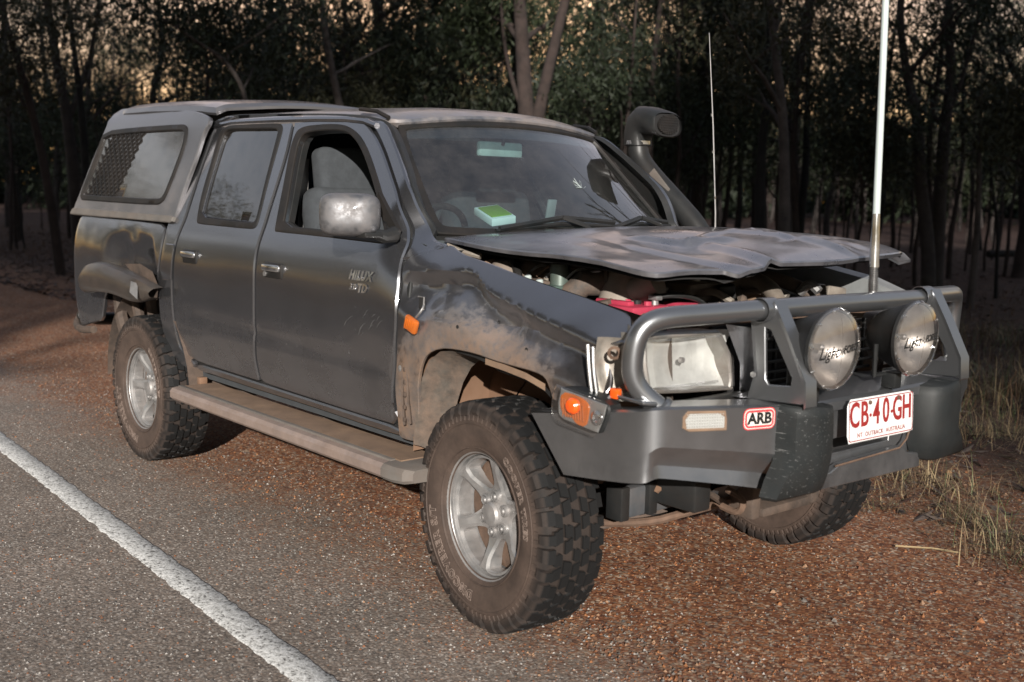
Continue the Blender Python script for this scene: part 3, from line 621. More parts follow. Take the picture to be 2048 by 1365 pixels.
# radiator, support panel, slam panel, right-hand junk
rad = bay('radiator', MB().box(.44,.49,-.34,.36,.66,1.02), 'dark', smooth=0)
fins = MB()
for k in range(40): fins.box(.4905,.497,-.33,.35,.672+k*.0085,.675+k*.0085)
P('radiator_fins', fins, 'alu', rad, smooth=0)
a = MB(); a.tube([(.47,-.62,1.00),(.47,-.40,1.045),(.45,0,1.05),(.44,.35,1.045),(.47,.62,1.03)], .022, 6); a.rbox((.455,.0,1.035), (.05,.80,.045), .01); bay('radiator_support', a, 'brown')
a = MB().rbox((.47,.0,1.07),(.06,.12,.03), .008); bay('bonnet_latch', a, 'brown')
a = MB(); a.tube(chaikin([(.10,.12,1.10),(.22,.16,1.14),(.33,.16,1.12),(.42,.10,1.06)], 2, False), .032, 14); bay('radiator_hose', a, 'alu')
a = MB(); a.tube(chaikin([(-.1,.25,1.10),(.1,.28,1.15),(.3,.36,1.12),(.42,.42,1.03)], 2, False), .026, 12); bay('radiator_hose', a, 'hose')
a = MB().rbox((.05,.42,1.02), (.36,.22,.16), .02); a.lathe([(.09,0),(.09,.05),(.0001,.06)], basis((-.02,.42,1.10),(0,0,1)), 20); bay('air_cleaner', a, 'plastic')
a = MB().rbox((.26,.50,1.00), (.16,.13,.14), .02); bay('washer_tank', a, 'alu')
rr = random.Random(31)
for k in range(22):
    x = rr.uniform(-.36,.30); y = -rr.uniform(.44,.60); z = 1.175-.16*sstep(-.5,.62,x)-.3*(.60+y)*0+rr.uniform(-.045,.02)
    aa = rr.uniform(0,2*PI); L = rr.uniform(.04,.12); m_ = rr.choice(['hose','alu','brown','steel','mudmetal','alu','boardtop'])
    if k % 3: a = MB().tube(chaikin([(x,y,z-.03),(x+L*.5*math.cos(aa),y+.03,z+.01),(x+L*math.cos(aa),min(-.42,y+L*math.sin(aa)),z-.02)], 2, False), rr.uniform(.006,.020), 8)
    else: a = MB().rbox((x,y,z-.02), (rr.uniform(.03,.08),rr.uniform(.03,.06),rr.uniform(.03,.05)), .006, basis((0,0,0),(rr.uniform(-.3,.3),rr.uniform(-.3,.3),1),(math.cos(aa),math.sin(aa),0)).to_3x3().to_4x4())
    bay('engine_fitting', a, m_)
bay('strut_tower', MB().lathe([(.0001,.075),(.035,.075),(.05,.06),(.075,.02),(.09,-.06)], basis((-.30,-.53,1.115),(0,-.1,1)), 24), mat('dusty_beige_tower', (.20,.165,.135), .75, dust=.4))
bay('hose_bend', MB().tube(chaikin([(-.33,-.50,1.19),(-.27,-.53,1.20),(-.21,-.55,1.15),(-.18,-.56,1.08)], 2, False), .015, 10), 'rubber')
bay('pump_body', MB().lathe([(.0001,.12),(.030,.12),(.034,.10),(.034,0),(.0001,0)], basis((-.05,-.50,1.07),(0,0,1)), 20), mat('teal_grey_pump', (.09,.125,.11), .4, .3, dust=.3))
bay('intake_pipe', MB().tube(chaikin([(-.13,-.46,1.165),(-.05,-.42,1.175),(.03,-.42,1.16),(.07,-.45,1.12)], 2, False), .036, 16), 'hose')
bay('hose_clamp', MB().lathe([(.038,0),(.042,.004),(.042,.012),(.038,.016)], basis((.045,-.43,1.15),(.6,-.2,-.6)), 20), 'steel')
bay('air_duct', MB().tube([(.13,-.40,1.08),(.20,-.38,1.115),(.27,-.36,1.15)], .045, 18, rs=[.045,.043,.05]), mat('pale_plastic_duct', (.24,.215,.19), .6, dust=.3))
for k in range(5): bay('injector_pipe', MB().tube(chaikin([(-.22+k*.05,-.50,1.14),(-.18+k*.05,-.47,1.185),(-.14+k*.05,-.42,1.15)], 2, False), .005, 6), 'brown' if k % 2 else 'steel')
for x, z in ((-.10,1.135),(-.04,1.125)): bay('white_cap', MB().lathe([(.012,-.02),(.013,.012),(.009,.016),(.0001,.017)], basis((x,-.60,z),(0,-.2,1)), 12), 'white')
rr = random.Random(11)
for k in range(26):
    x, y, z = rr.uniform(-.35,.40), rr.choice([rr.uniform(-.52,-.15), rr.uniform(.1,.55)]), rr.uniform(.96,1.09)
    L = rr.uniform(.06,.22); aa = rr.uniform(0,2*PI)
    p2 = (x+L*math.cos(aa)*.7, max(-.56,min(.56,y+L*math.sin(aa)*.7)), z+rr.uniform(-.05,.04))
    md = ((x+p2[0])/2+rr.uniform(-.04,.04), (y+p2[1])/2+rr.uniform(-.04,.04), max(z,p2[2])+rr.uniform(0,.04))
    if rr.random() < .6: a = MB().tube(chaikin([(x,y,z), md, p2], 2, False), rr.uniform(.005,.016), 7)
    else: a = MB().rbox((x,y,z), (rr.uniform(.04,.12),rr.uniform(.03,.09),rr.uniform(.03,.06)), .006, basis((0,0,0),(rr.uniform(-.3,.3),rr.uniform(-.3,.3),1),(math.cos(aa),math.sin(aa),0)).to_3x3().to_4x4())
    bay(rr.choice(['engine_pipe','engine_bracket']), a, rr.choice(['hose','alu','brown','steel','mudmetal','alu']))
rr = random.Random(77)
for k in range(30):
    x, y = rr.uniform(.02,.42), rr.uniform(-.25,.55); z = rr.uniform(1.05,1.10); aa = rr.uniform(0,2*PI); L = rr.uniform(.05,.16)
    if rr.random() < .6: a = MB().tube(chaikin([(x,y,z),(x+L*.5*math.cos(aa),y+L*.5*math.sin(aa),z+rr.uniform(.01,.04)),(x+L*math.cos(aa),y+L*math.sin(aa),z-.01)], 2, False), rr.uniform(.006,.022), 8)
    else: a = MB().rbox((x,y,z), (rr.uniform(.04,.12),rr.uniform(.04,.10),rr.uniform(.03,.06)), .008, basis((0,0,0),(rr.uniform(-.2,.2),rr.uniform(-.2,.2),1),(math.cos(aa),math.sin(aa),0)).to_3x3().to_4x4())
    bay('engine_fitting', a, rr.choice(['alu','hose','boardtop','steel','brown','plastic','alu']))
# far guard channel edge seen through the gap
a = MB(); a.add([(-.05,.66,1.190),(.22,.66,1.165),(.42,.66,1.130),(.56,.66,1.085),(.56,.63,1.050),(.42,.63,1.060),(.10,.63,1.100),(-.05,.63,1.11),(.22,.72,1.172),(.42,.72,1.138),(.56,.72,1.09),(-.05,.72,1.20)], [(0,1,6,7),(1,2,5,6),(2,3,4,5),(0,11,8,1),(1,8,9,2),(2,9,10,3)]); bay('guard_channel', a, mat('primer_grey_channel', (.26,.27,.27), .5, .3, dust=.3), smooth=0)
# ---------------------------------------------------------------- headlamps
M['dimframe'] = mat('dusty_chrome_frame', (.33,.32,.30), .4, .7, dust=.5, dirtscale=14)
hl = [(-.79,1.040),(-.46,1.032),(-.405,.95),(-.395,.846),(-.60,.856),(-.765,.868),(-.785,.95)]
hlin = [(-.772,1.022),(-.478,1.020),(-.425,.95),(-.412,.858),(-.60,.866),(-.752,.878),(-.768,.95)]
def hm(k, bulge=0.): 
    def f(y, z):
        d = 1-min(1, ((y+.6)/.22)**2)*.6-min(1, ((z-.945)/.1)**2)*.4
        return (.615+k+.05*(y+.8)*.6+bulge*d-.04*(z-.945), y, z)
    return f
for s in (-1, 1):
    h = MB(); panel(h, hl, [hlin], hm(.0), .04, .09, .006, smoothit=0); 
    if s > 0: h.mirror()
    hp = P('headlamp', h, 'dimframe', recalc=False)
    r = MB(); vs = []; fs = []; n = 22; m_ = 16
    for i in range(n+1):
        for j in range(m_+1):
            y = -.78+.385*i/n; z = .855+.175*j/m_
            d = ((y+.58)/.22)**2+((z-.945)/.12)**2
            vs.append((.522+.068*min(1.15, d)+.03*(y+.8), y, z))
    fs = [(i*(m_+1)+j, (i+1)*(m_+1)+j, (i+1)*(m_+1)+j+1, i*(m_+1)+j+1) for i in range(n) for j in range(m_)]
    r.add(vs, fs)
    if s > 0: r.mirror()
    P('reflector', r, M.setdefault('hlref', mat('headlamp_reflector', (.88,.88,.84), .33, .55, bumps=.10, bs=30)), hp)
    r = MB().lathe([(.0001,.012),(.008,.012),(.009,.006),(.009,0)], basis((.57, s*.58, .945), (1,0,0)), 14); P('bulb', r, 'steel', hp)
    g = MB(); panel(g, hlin, [], hm(.012, .014), .03, .003, .003, smoothit=0)
    if s > 0: g.mirror()
    P('lamp_lens', g, 'lens', hp, recalc=False)
    # fluted optic panel inside the lens
    f_ = MB()
    for k in range(2):
        z = .875+k*.004; f_.tube([(.60, s*-0.0-.0+s*(.72-.0), z), (.612, s*.60, z), (.62, s*.46, z)], .0016, 4)
    P('lamp_flutes', f_, M['lens'], hp)
    # bent silver grille end beside the lamp
    a = MB().add([(.63,s*.45,1.05),(.67,s*.385,1.04),(.70,s*.33,.92),(.69,s*.335,.84),(.64,s*.38,.84),(.645,s*.392,.93)], [(0,1,2,5),(5,2,3,4)]); P('grille_surround', a, 'paint', label=None, smooth=60)
    # bottom trim below headlamp
    a = MB().rbox((.655, s*.60, .835), (.03,.42,.018), .005); P('lamp_trim', a, 'plastic')
# corner-lamp cavity: bent inner sheet, wire and bracket (right side only, the lamp hangs out)
a = MB(); vs = []; 
for i in range(9):
    for j in range(9):
        u, v = i/8, j/8
        vs.append((.475+.10*u+.012*math.sin(u*7+v*3)-.02*math.sin(v*3.1), -.845+.10*u-.01*math.sin(v*5), .835+.185*v))
a.add(vs, [(i*9+j, (i+1)*9+j, (i+1)*9+j+1, i*9+j+1) for i in range(8) for j in range(8)])
P('lamp_recess', a, mat('grubby_bare_metal', (.36,.34,.30), .35, .6, var=.3, vs=14, dust=.6, dirtscale=12), smooth=60)
for pth, r_, m_ in (([(.49,-.86,.835),(.478,-.868,.93),(.468,-.866,1.0)], .006, 'steel'), ([(.51,-.86,.84),(.498,-.87,.93),(.49,-.866,.995)], .005, 'steel'),
    ([(.60,-.80,.98),(.575,-.82,.94),(.59,-.81,.90),(.56,-.84,.865)], .012, 'brown'), ([(.60,-.79,1.0),(.60,-.80,.93),(.61,-.79,.87)], .010, 'liner'),
    ([(.55,-.85,.86),(.55,-.87,.845),(.53,-.885,.85),(.52,-.892,.84)], .005, 'steel')):
    P('lamp_bracket', MB().tube(chaikin(pth, 2, False), r_, 7), m_)
P('lamp_bracket', MB().lathe([(.016,0),(.020,.006),(.012,.012),(.011,.0)], basis((.555,-.845,.985),(.6,-.7,0)), 12), 'brown')
P('lamp_bracket', MB().rbox((.565,-.845,.87), (.03,.02,.03), .004), 'amber')
P('lamp_arm', MB().rbox((.63,-.84,.862), (.17,.05,.012), .005, basis((0,0,0),(0,.15,1),(1,-.25,0)).to_3x3().to_4x4()), 'barpaint')
# hanging indicator unit
lp = [(x, z) for x, z in D['lamp_hang']]
def lampm(k): return lambda x, z: (x, -.905-k-.05*max(0,(.50-abs(x-.47)*2.))*.3+.10*(x-.39)*.0, z)
a = MB(); panel(a, lp, [], lambda x, z: (x, -.900+.05*(x-.39), z), .03, .05, .006); hg = P('indicator_lamp', a, 'plastic', label='indicator lamp knocked out and hanging', recalc=False)
lpi = inset(resample(lp, .012), .012)
a = MB(); panel(a, lpi, [], lambda x, z: (x, -.9045+.05*(x-.39), z), .02, .004, .002); P('reflector', a, M.setdefault('dimref', mat('dim_reflector', (.48,.48,.47), .3, .7, bumps=.3, bs=80)), hg, recalc=False)
def inlamp(pts, y, m, nm, parent=hg, step=.015, d=.004, lip=.002): a = MB(); panel(a, pts, [], lambda x, z: (x, y+.05*(x-.39), z), step, d, lip); return P(nm, a, m, parent, recalc=False)
inlamp([(.405,.858),(.47,.856),(.520,.838),(.515,.800),(.507,.768),(.465,.772),(.455,.79),(.425,.785),(.402,.81)], -.909, M['orange'], 'amber_section', d=.006)
a = MB().lathe([(.024,0),(.024,.012),(.018,.019),(.0001,.022)], basis((.467,-.910,.826), (0,-1,0)), 20); P('bulb_cover', a, 'amber', hg)
a = MB()
for k in range(9): a.tube([(.420+k*.0105,-.914,.842-k*.001),(.424+k*.0105,-.914,.788)], .0012, 4)
P('lens_flutes', a, 'orange', hg)
a = MB().lathe([(.022,0),(.021,.006),(.012,.009),(.006,.004),(.0001,.004)], basis((.553,-.902,.805), (0,-1,0)), 16); P('bulb_holder', a, 'chrome', hg)
a = MB(); panel(a, resample(lp, .015), [], lambda x, z: (x, -.922+.05*(x-.39), z), .03, .002, .006); P('lamp_lens', a, 'lens', hg, recalc=False)
# side repeater dangling from its socket
a = MB().rbox((-.398,-.872,.968), (.068,.022,.052), .009, basis((0,0,0),(.35,0,1),(1,0,-.35)).to_3x3().to_4x4()); rp = P('side_repeater', a, 'orange', label='orange side repeater dangling on its wire')
a = MB()
for k in range(-2, 3): a.rbox((-.398+k*.010,-.884,.968+k*-.001), (.0025,.004,.038), .001, basis((0,0,0),(.35,0,1),(1,0,-.35)).to_3x3().to_4x4())
P('lens_ribs', a, 'orange', rp)
P('wire', MB().tube(chaikin([(-.37,-.872,.995),(-.345,-.875,1.012),(-.338,-.866,1.03),(-.352,-.85,1.045)], 2, False), .004, 6), 'steel', rp)
P('repeater_socket', MB().rbox((-.362,-.852,1.045), (.036,.006,.044), .003), 'dark')
P('repeater_socket', MB().tube([(-.347,-.858,1.022),(-.344,-.858,1.066),(-.378,-.858,1.066)], .003, 5), 'steel')
# ---------------------------------------------------------------- grille remains, inner front
a = MB()
for k in range(6): a.rbox((.64+.02*math.sin(k),.0,.86+k*.032), (.012,.66,.010), .003)
for k in range(7): a.rbox((.63,-.3+k*.10,.94), (.012,.012,.18), .003)
P('grille', a, 'plastic')
a = MB().box(.56,.58,-.36,.36,.62,1.0); P('front_shroud', a, 'dark', smooth=0)
# ---------------------------------------------------------------- bull bar (as parts)
bb = bpy.data.objects.new('bull_bar', None); C.objects.link(bb); bb.parent = truck
bumper_pts = {}
def wing(s):
    # rows from top rim to bottom lip, columns from the tip to the buffer; corner between cols is rounded
    cols = []
    def colm(x, y, zt, z1, z2, z3, dx2=.0, dx3=.0, nx=(0,-1)):
        return (x, y, zt, z1, z2, z3, nx)
    tip = (.250, -.885); cor = (.735, -.880); inn_ = (.875, -.40)
    path = [(.235,-.872),(.40,-.882),(.60,-.886),(.685,-.884),(.716,-.874),(.738,-.852),(.752,-.820),(.79,-.69),(.835,-.54),(.872,-.41)]
    zt = [.768,.796,.832,.847,.853,.857,.857,.852,.846,.838]
    zb = [.767,.605,.628,.640,.646,.655,.652,.628,.600,.572]
    z1 = [.767,.70,.71,.715,.72,.745,.742,.725,.705,.685]     # break between upper face and dark chamfer
    z2 = [.767,.66,.668,.672,.676,.690,.686,.665,.642,.618]
    i2 = [0,0,0,0,.004,.030,.045,.050,.052,.052]                # chamfer sits back by this much
    i3 = [0,0,0,0,.002,.022,.032,.036,.038,.038]
    rowz = [(path[0][0],path[0][1],zt[0],zb[0],z1[0],z2[0],i2[0],i3[0])]+chaikin([(p_[0],p_[1],a_,b_,c_,d_,e_,f_) for p_,a_,b_,c_,d_,e_,f_ in list(zip(path,zt,zb,z1,z2,i2,i3))[1:]], 2, False)
    path = [r_[:2] for r_ in rowz]; zt, zb, z1, z2, i2, i3 = [[r_[q_] for r_ in rowz] for q_ in range(2,8)]
    V = []; n = len(path)
    for k, (x, y) in enumerate(path):
        a_, b_ = path[max(0,k-1)], path[min(n-1,k+1)]; t = Vector((b_[0]-a_[0], b_[1]-a_[1])).normalized(); nn = Vector((-t.y, t.x))*-1   # outward
        if k == 0 or k == 1: pass
        def pt(z, d): return (x-nn.x*d, y-nn.y*d, z)
        V.append([pt(zt[k]-.000, .10), pt(zt[k], .012), pt(zt[k]-.006,.0), pt(z1[k]+.004, 0), pt(z2[k], i2[k]), pt(zb[k], i3[k]), pt(zb[k]-.003, i3[k]+.02), pt(zb[k]+.005, .10)])
    m_ = len(V[0]); vs = [(p[0], p[1]*(-s), p[2]) for c in V for p in c]
    fs = [(i*m_+j, (i+1)*m_+j, (i+1)*m_+j+1, i*m_+j+1) for i in range(n-1) for j in range(m_-1)]
    mb = MB().add(vs, fs); return mb
for s in (-1, 1):
    w_ = wing(s); P('bumper_wing', w_, 'barpaint', bb, smooth=24)
    # outer hoop tube
    hoop = [(.70,-.80,.84),(.665,-.845,.885),(.648,-.868,.93),(.648,-.870,.99),(.655,-.862,1.045),(.668,-.838,1.080),(.69,-.79,1.096),(.72,-.68,1.100),(.775,-.46,1.108)]
    hoop = chaikin([Vector(p) for p in hoop], 0, False); pp = chaikin([tuple(p) for p in hoop], 2, False)
    P('hoop_tube', MB().tube([(x, y*-s, z) for x, y, z in pp], .030, 20), 'barpaint', bb, smooth=50)
    P('tube_collar', MB().lathe([(.030,0),(.038,.0),(.038,.010),(.031,.016)], basis((.70,.80*s,.842), (-.4,s*.5,.7)), 20), 'barpaint', bb)
P('top_tube', MB().tube([(.770,-.48,1.107),(.79,-.2,1.110),(.79,.2,1.106),(.765,.48,1.100)], .030, 20), 'barpaint', bb, smooth=50)
for s in (-1, 1):
    u = MB(); y0 = -.455 if s < 0 else .42
    fm = lambda x, z: (x, y0-.0, z)
    panel(u, D['upright'], [D['upright_hole']], fm, .04, .010, .003, smoothit=0)
    # flange turned outwards along the front diagonal and the rear leg
    fl = [(.805,1.135),(.862,1.037),(.925,.916),(.930,.845)]
    vs = []
    for x, z in fl: vs += [(x, y0-.002, z), (x+.004, y0+.045, z), (x-.006, y0+.045, z-.006), (x-.008, y0, z-.008)]
    u.add(vs, [(i*4+j, i*4+(j+1)%4, (i+1)*4+(j+1)%4, (i+1)*4+j) for i in range(3) for j in range(4)]+[(3,2,1,0),(12,13,14,15)])
    fl = [(.727,1.07),(.737,1.0),(.749,.921),(.727,.84)]
    vs = []
    for x, z in fl: vs += [(x, y0-.002, z), (x-.002, y0+.035, z), (x+.006, y0+.035, z), (x+.008, y0, z)]
    u.add(vs, [(i*4+j, i*4+(j+1)%4, (i+1)*4+(j+1)%4, (i+1)*4+j) for i in range(3) for j in range(4)]+[(3,2,1,0),(12,13,14,15)])
    for zz in (.985,.935): pass
    u.lathe([(.034,-.03),(.036,-.03),(.036,.03),(.034,.03)], basis((.775,y0,1.107),(0,1,0)), 20)
    P('upright', u, 'barpaint', bb, smooth=30)
    P('bolt', MB().lathe([(.009,0),(.009,.006),(.0001,.007)], basis((.748,y0-.004,.915),(0,-1,0)), 6), 'steel', bb)
    # rubber buffer wrapping the inner end of the wing
    b_ = MB(); pr = [(.848,-.47),(.905,-.455),(.925,-.40),(.925,-.33),(.90,-.285),(.84,-.27)]
    zs = [(.842,.0,1),(.838,.006,1),(.81,.012,1),(.74,.014,1),(.68,.012,1),(.63,.004,1),(.585,-.012,1),(.575,-.03,1)]
    vs = []
    cx, cy = .87, -.37
    for z, g, _ in zs:
        for x, y in pr:
            lw = max(0, .68-z)*.9 if y < -.42 else 0
            dx, dy = x-cx, y-cy; l = math.hypot(dx, dy); 
            vs.append((x+dx/l*g, -(y+dy/l*g-lw)*s, z-(.012 if z > .8 and y > -.34 else 0)))
    n = len(pr); fs = [(i*n+j, i*n+j+1, (i+1)*n+j+1, (i+1)*n+j) for i in range(len(zs)-1) for j in range(n-1)]
    fs += [tuple(range(n)), tuple((len(zs)-1)*n+j for j in range(n-1, -1, -1))]
    b_.add(vs, fs); P('buffer', b_, 'buffer', bb, smooth=50, bevel=.0)
# centre pan: top cover, recessed face with winch slot, lower beam, recovery slots
a = MB(); 
nn = 9
for i in range(nn-1): pass
vs = []
for i in range(nn):
    y = -.46+i*.92/(nn-1); bow = .015*(1-(y/.46)**2)
    vs += [(.66, y, .838+bow), (.74, y, .842+bow), (.858, y, .834), (.868, y, .826), (.868, y, .800), (.845, y, .796)]
a.add(vs, [(i*6+j, (i+1)*6+j, (i+1)*6+j+1, i*6+j+1) for i in range(nn-1) for j in range(5)])
P('centre_pan', a, 'barpaint', bb, smooth=25)
a = MB(); panel(a, [(-.34,.60),(.34,.60),(.34,.80),(-.34,.80)], [[(-.20,.655),(.16,.655),(.16,.70),(-.20,.70)], [(-.30,.70),(-.25,.70),(-.25,.775),(-.30,.775)], [(.24,.70),(.31,.70),(.31,.745),(.24,.745)]], lambda y, z: (.835, y, z), .08, .03, .003, smoothit=0); P('winch_face', a, 'barpaint', bb, recalc=False, smooth=30)
a = MB(); a.prism([(-.30,.563),(.30,.553),(.30,.600),(.22,.612),(.17,.640),(-.17,.630),(-.22,.612),(-.30,.610)], Matrix(((0,0,1,.845),(1,0,0,0),(0,1,0,0),(0,0,0,1))), .025); P('lower_beam', a, 'barpaint', bb, smooth=0, bevel=.004)
a = MB().tube([(.873,-.20,.628),(.873,.16,.636),(.873,.20,.66),(.873,.22,.70)], .0035, 5); P('worn_edge', a, 'brown', bb)
a = MB().box(.74,.80,-.33,.33,.60,.80); P('winch_box', a, 'dark', bb, smooth=0)
a = MB().lathe([(.0001,0),(.012,0),(.012,.012),(.0001,.014)], basis((.84,-.27,.73),(1,0,0)), 8); P('bolt', a, 'steel', bb)
# fog reflector and badge on the wing face
def wf(t, z, k=.0):   # point on the upper wing face: t metres from the buffer end outwards
    A = Vector((.872,-.41,0)); B = Vector((.752,-.820,0)); d = (B-A).normalized(); nrm = Vector((-d.y, d.x, 0)); nrm = nrm if nrm.x > 0 else -nrm
    p = A+d*t; return (p.x+nrm.x*k, p.y+nrm.y*k, z)
fr = MB(); panel(fr, [(.245,.782),(.390,.787),(.390,.845),(.245,.838)], [[(.253,.790),(.382,.795),(.382,.837),(.253,.831)]], lambda t, z: wf(t, z, .004), .05, .008, .002, smoothit=0, nrm=lambda u, v: Vector((.96,-.28,0))); P('reflector_frame', fr, 'boardtop', bb, recalc=False)
fr = MB(); nx_, nz_ = 15, 5
for i in range(nx_):
    for j in range(nz_):
        t = .256+(i+.5)*.124/nx_; z = .793+(j+.5)*.041/nz_+.004*(t-.25)/.13; r_ = .0040
        c = Vector(wf(t, z, .0065)); vs = [wf(t-r_, z, .002), wf(t, z-r_, .002), wf(t+r_, z, .002), wf(t, z+r_, .002), tuple(c)]
        fr.add(vs, [(0,1,4),(1,2,4),(2,3,4),(3,0,4)])
fr.add([wf(.252,.789,.0015), wf(.383,.794,.0015), wf(.383,.838,.0015), wf(.252,.832,.0015)], [(0,1,2,3)])
P('reflector_panel', fr, 'reflector', bb, smooth=0)
def rrect(cx, cz, w_, h_, r_, n=5):
    out = []
    for qx, qz, a0 in ((1,1,0),(-1,1,90),(-1,-1,180),(1,-1,270)):
        for k in range(n+1):
            a_ = math.radians(a0+90*k/n); out.append((cx+qx*(w_/2-r_)+r_*math.cos(a_), cz+qz*(h_/2-r_)+r_*math.sin(a_)))
    return out
bx, bz = .135, .808
def flat(pts, k, m, nm, parent):
    mb = MB(); mb.add([wf(t, z, k) for t, z in pts], [tuple(range(len(pts)))]); 
    return P(nm, mb, m, parent, smooth=0)
bg1 = flat(rrect(bx, bz, .110, .062, .018), .0022, 'platered', 'badge', bb)
flat(rrect(bx, bz, .104, .056, .016), .0026, 'badgew', 'badge_border', bb)
flat(rrect(bx, bz, .099, .051, .014), .0030, 'platered', 'badge_ring', bb)
flat(rrect(bx, bz, .086, .038, .008), .0034, 'badgew', 'badge_field', bb)
mb = MB(); text_mb(mb, 'ARB', .044, None, .0004, .0018, 0, lambda co: wf(bx-co.x, bz+co.y, .0042+co.z), 1.0); P('badge_lettering', mb, 'black', bb, smooth=0)
# number plate
pl = bpy.data.objects.new('number_plate', None); C.objects.link(pl); pl.parent = truck
PM = Matrix.Translation((.902,-.012,.765)) @ Matrix.Rotation(-.012, 4, 'X') @ Matrix.Rotation(-.06, 4, 'Y')
def pm(y, z, x=0): return tuple(PM @ Vector((x, y, z)))
a = MB(); panel(a, rrect(0,0,.372,.134,.010), [], lambda y, z: pm(y, z, .002), .05, .003, .002, smoothit=0, nrm=lambda u, v: Vector((1,0,.06))); P('plate_sheet', a, 'plate', pl, recalc=False)
def strip(pts_o, pts_i, x): 
    mb = MB(); n = len(pts_o); mb.add([pm(*p, x) for p in pts_o]+[pm(*p, x) for p in pts_i], [(i,(i+1)%n,n+(i+1)%n,n+i) for i in range(n)]); return mb
P('plate_border', strip(rrect(0,0,.362,.124,.008), rrect(0,0,.356,.118,.007), .0028), 'maroon', pl, smooth=0)
mb = MB()
def chars(s, size, x, z, k=.0026, off=.0, sx=1.0, sp=1.0): text_mb(mb, s, size, None, .0008, off, 0, lambda co: pm(x+co.x*sx, z+co.y, k+co.z+.0008), sp)
for ch_, x in (('C',-.152),('B',-.098),('4',-.032),('0',.022),('G',.088),('H',.144)): chars(ch_, .108, x, .014, off=.0018, sx=.72)
for x in (-.065,.055): chars('.', .09, x, .033, sx=1.0)
P('plate_lettering', mb, 'maroon', pl, smooth=0)
mb = MB(); text_mb(mb, 'NT  OUTBACK  AUSTRALIA', .020, None, .0003, .0002, 0, lambda co: pm(co.x*1.0, -.046+co.y, .0028+co.z), 1.12); P('plate_slogan', mb, mat('slogan_red', (.30,.07,.06), .5), pl, smooth=0)
for y in (-.07,.09): P('plate_bolt', MB().lathe([(.0001,.006),(.006,.005),(.007,0)], basis(pm(y,.05,.003),(1,0,0)), 8), 'brown', pl)
# ---------------------------------------------------------------- driving lights
for s, yc in ((-1,-.345),(1,.105)):
    so_ = bpy.data.objects.new('driving_light', None); C.objects.link(so_); so_.parent = truck
    ax = Vector((1,-.03,-.02)).normalized(); cc = Vector((.915, yc+.02, 1.000)); B_ = basis(cc, ax)
    Rz = .117
    P('lamp_bowl', MB().lathe([(.0001,-.14),(.05,-.138),(.075,-.11),(.095,-.06),(.112,-.012),(Rz+.002,-.004),(Rz+.002,.006),(Rz-.006,.010)], B_, 40), 'plastic', so_)
    rf_ = MB().lathe([(.012,-.085),(.045,-.07),(.08,-.038),(.10,-.008),(.108,.006)], B_, 40); P('reflector', rf_, M.setdefault('spotref', mat('spot_reflector', (.50,.47,.44), .30, .85, bumps=.1, bs=20)), so_)
    P('bulb', MB().lathe([(.008,-.09),(.010,-.03),(.0001,-.022)], B_, 12), 'steel', so_)
    P('lens_cover', MB().lathe([(Rz,.004),(Rz-.002,.016),(Rz-.02,.024),(Rz-.05,.031),(.03,.035),(.0001,.036)], B_, 48), 'spotlens', so_)
    P('lens_rim', MB().lathe([(Rz-.001,.002),(Rz+.004,.008),(Rz-.001,.018),(Rz-.006,.014)], B_, 48), 'lens', so_)
    for k in range(10):
        a_ = 2*PI*k/10+.2; q = B_ @ Vector(((Rz-.004)*math.cos(a_), (Rz-.004)*math.sin(a_), .014))
        P('clip', MB().rbox(q, (.010,.010,.008), .003), 'chrome', so_)
    # moulded X ribs in the cover
    rb = MB()
    for a_ in (math.radians(90), math.radians(0)):
        pts = []
        for k in range(-8, 9):
            r_ = abs(k)/8*.092; h = interp(r_, [0,.03,.067,.097,.115],[.0366,.0356,.0316,.0246,.0166])
            pts.append(B_ @ Vector((math.copysign(r_, k)*math.cos(a_) if k else 0, math.copysign(r_, k)*math.sin(a_) if k else 0, h)))
        rb.tube(pts, .0013, 5)
    P('cover_rib', rb, 'lens', so_)
    up = Vector((0,0,1)); X = (up-ax*up.dot(ax)).normalized(); Y = ax.cross(X)
    def onlens(u, v, k=.0):
        r_ = math.hypot(u, v); h = interp(r_, [0,.03,.067,.097,.115],[.036,.035,.031,.024,.016])
        return cc-Y*u+X*v+ax*(h+.0015+k)
    lt = MB(); text_mb(lt, 'Light', .047, None, .0003, .0007, .35, lambda co: onlens(-.057+co.x*.80, -.006+co.y+.06*co.x, co.z), 1.0)
    text_mb(lt, 'FORCE', .029, None, .0003, .0007, .35, lambda co: onlens(.047+co.x*.95, .004+co.y+.06*co.x, co.z), 1.0)
    P('lens_lettering', lt, 'black', so_, smooth=0)
    P('lamp_bracket', MB().tube([cc+ax*-.07+Vector((0,-.10,-.02)), cc+ax*-.07+Vector((0,-.10,-.12)), cc+ax*-.07+Vector((0,.10,-.12)), cc+ax*-.07+Vector((0,.10,-.02))], .008, 6), 'plastic', so_)
    P('lamp_bracket', MB().rbox((.86,yc,.862), (.05,.04,.05), .005), 'plastic', so_)
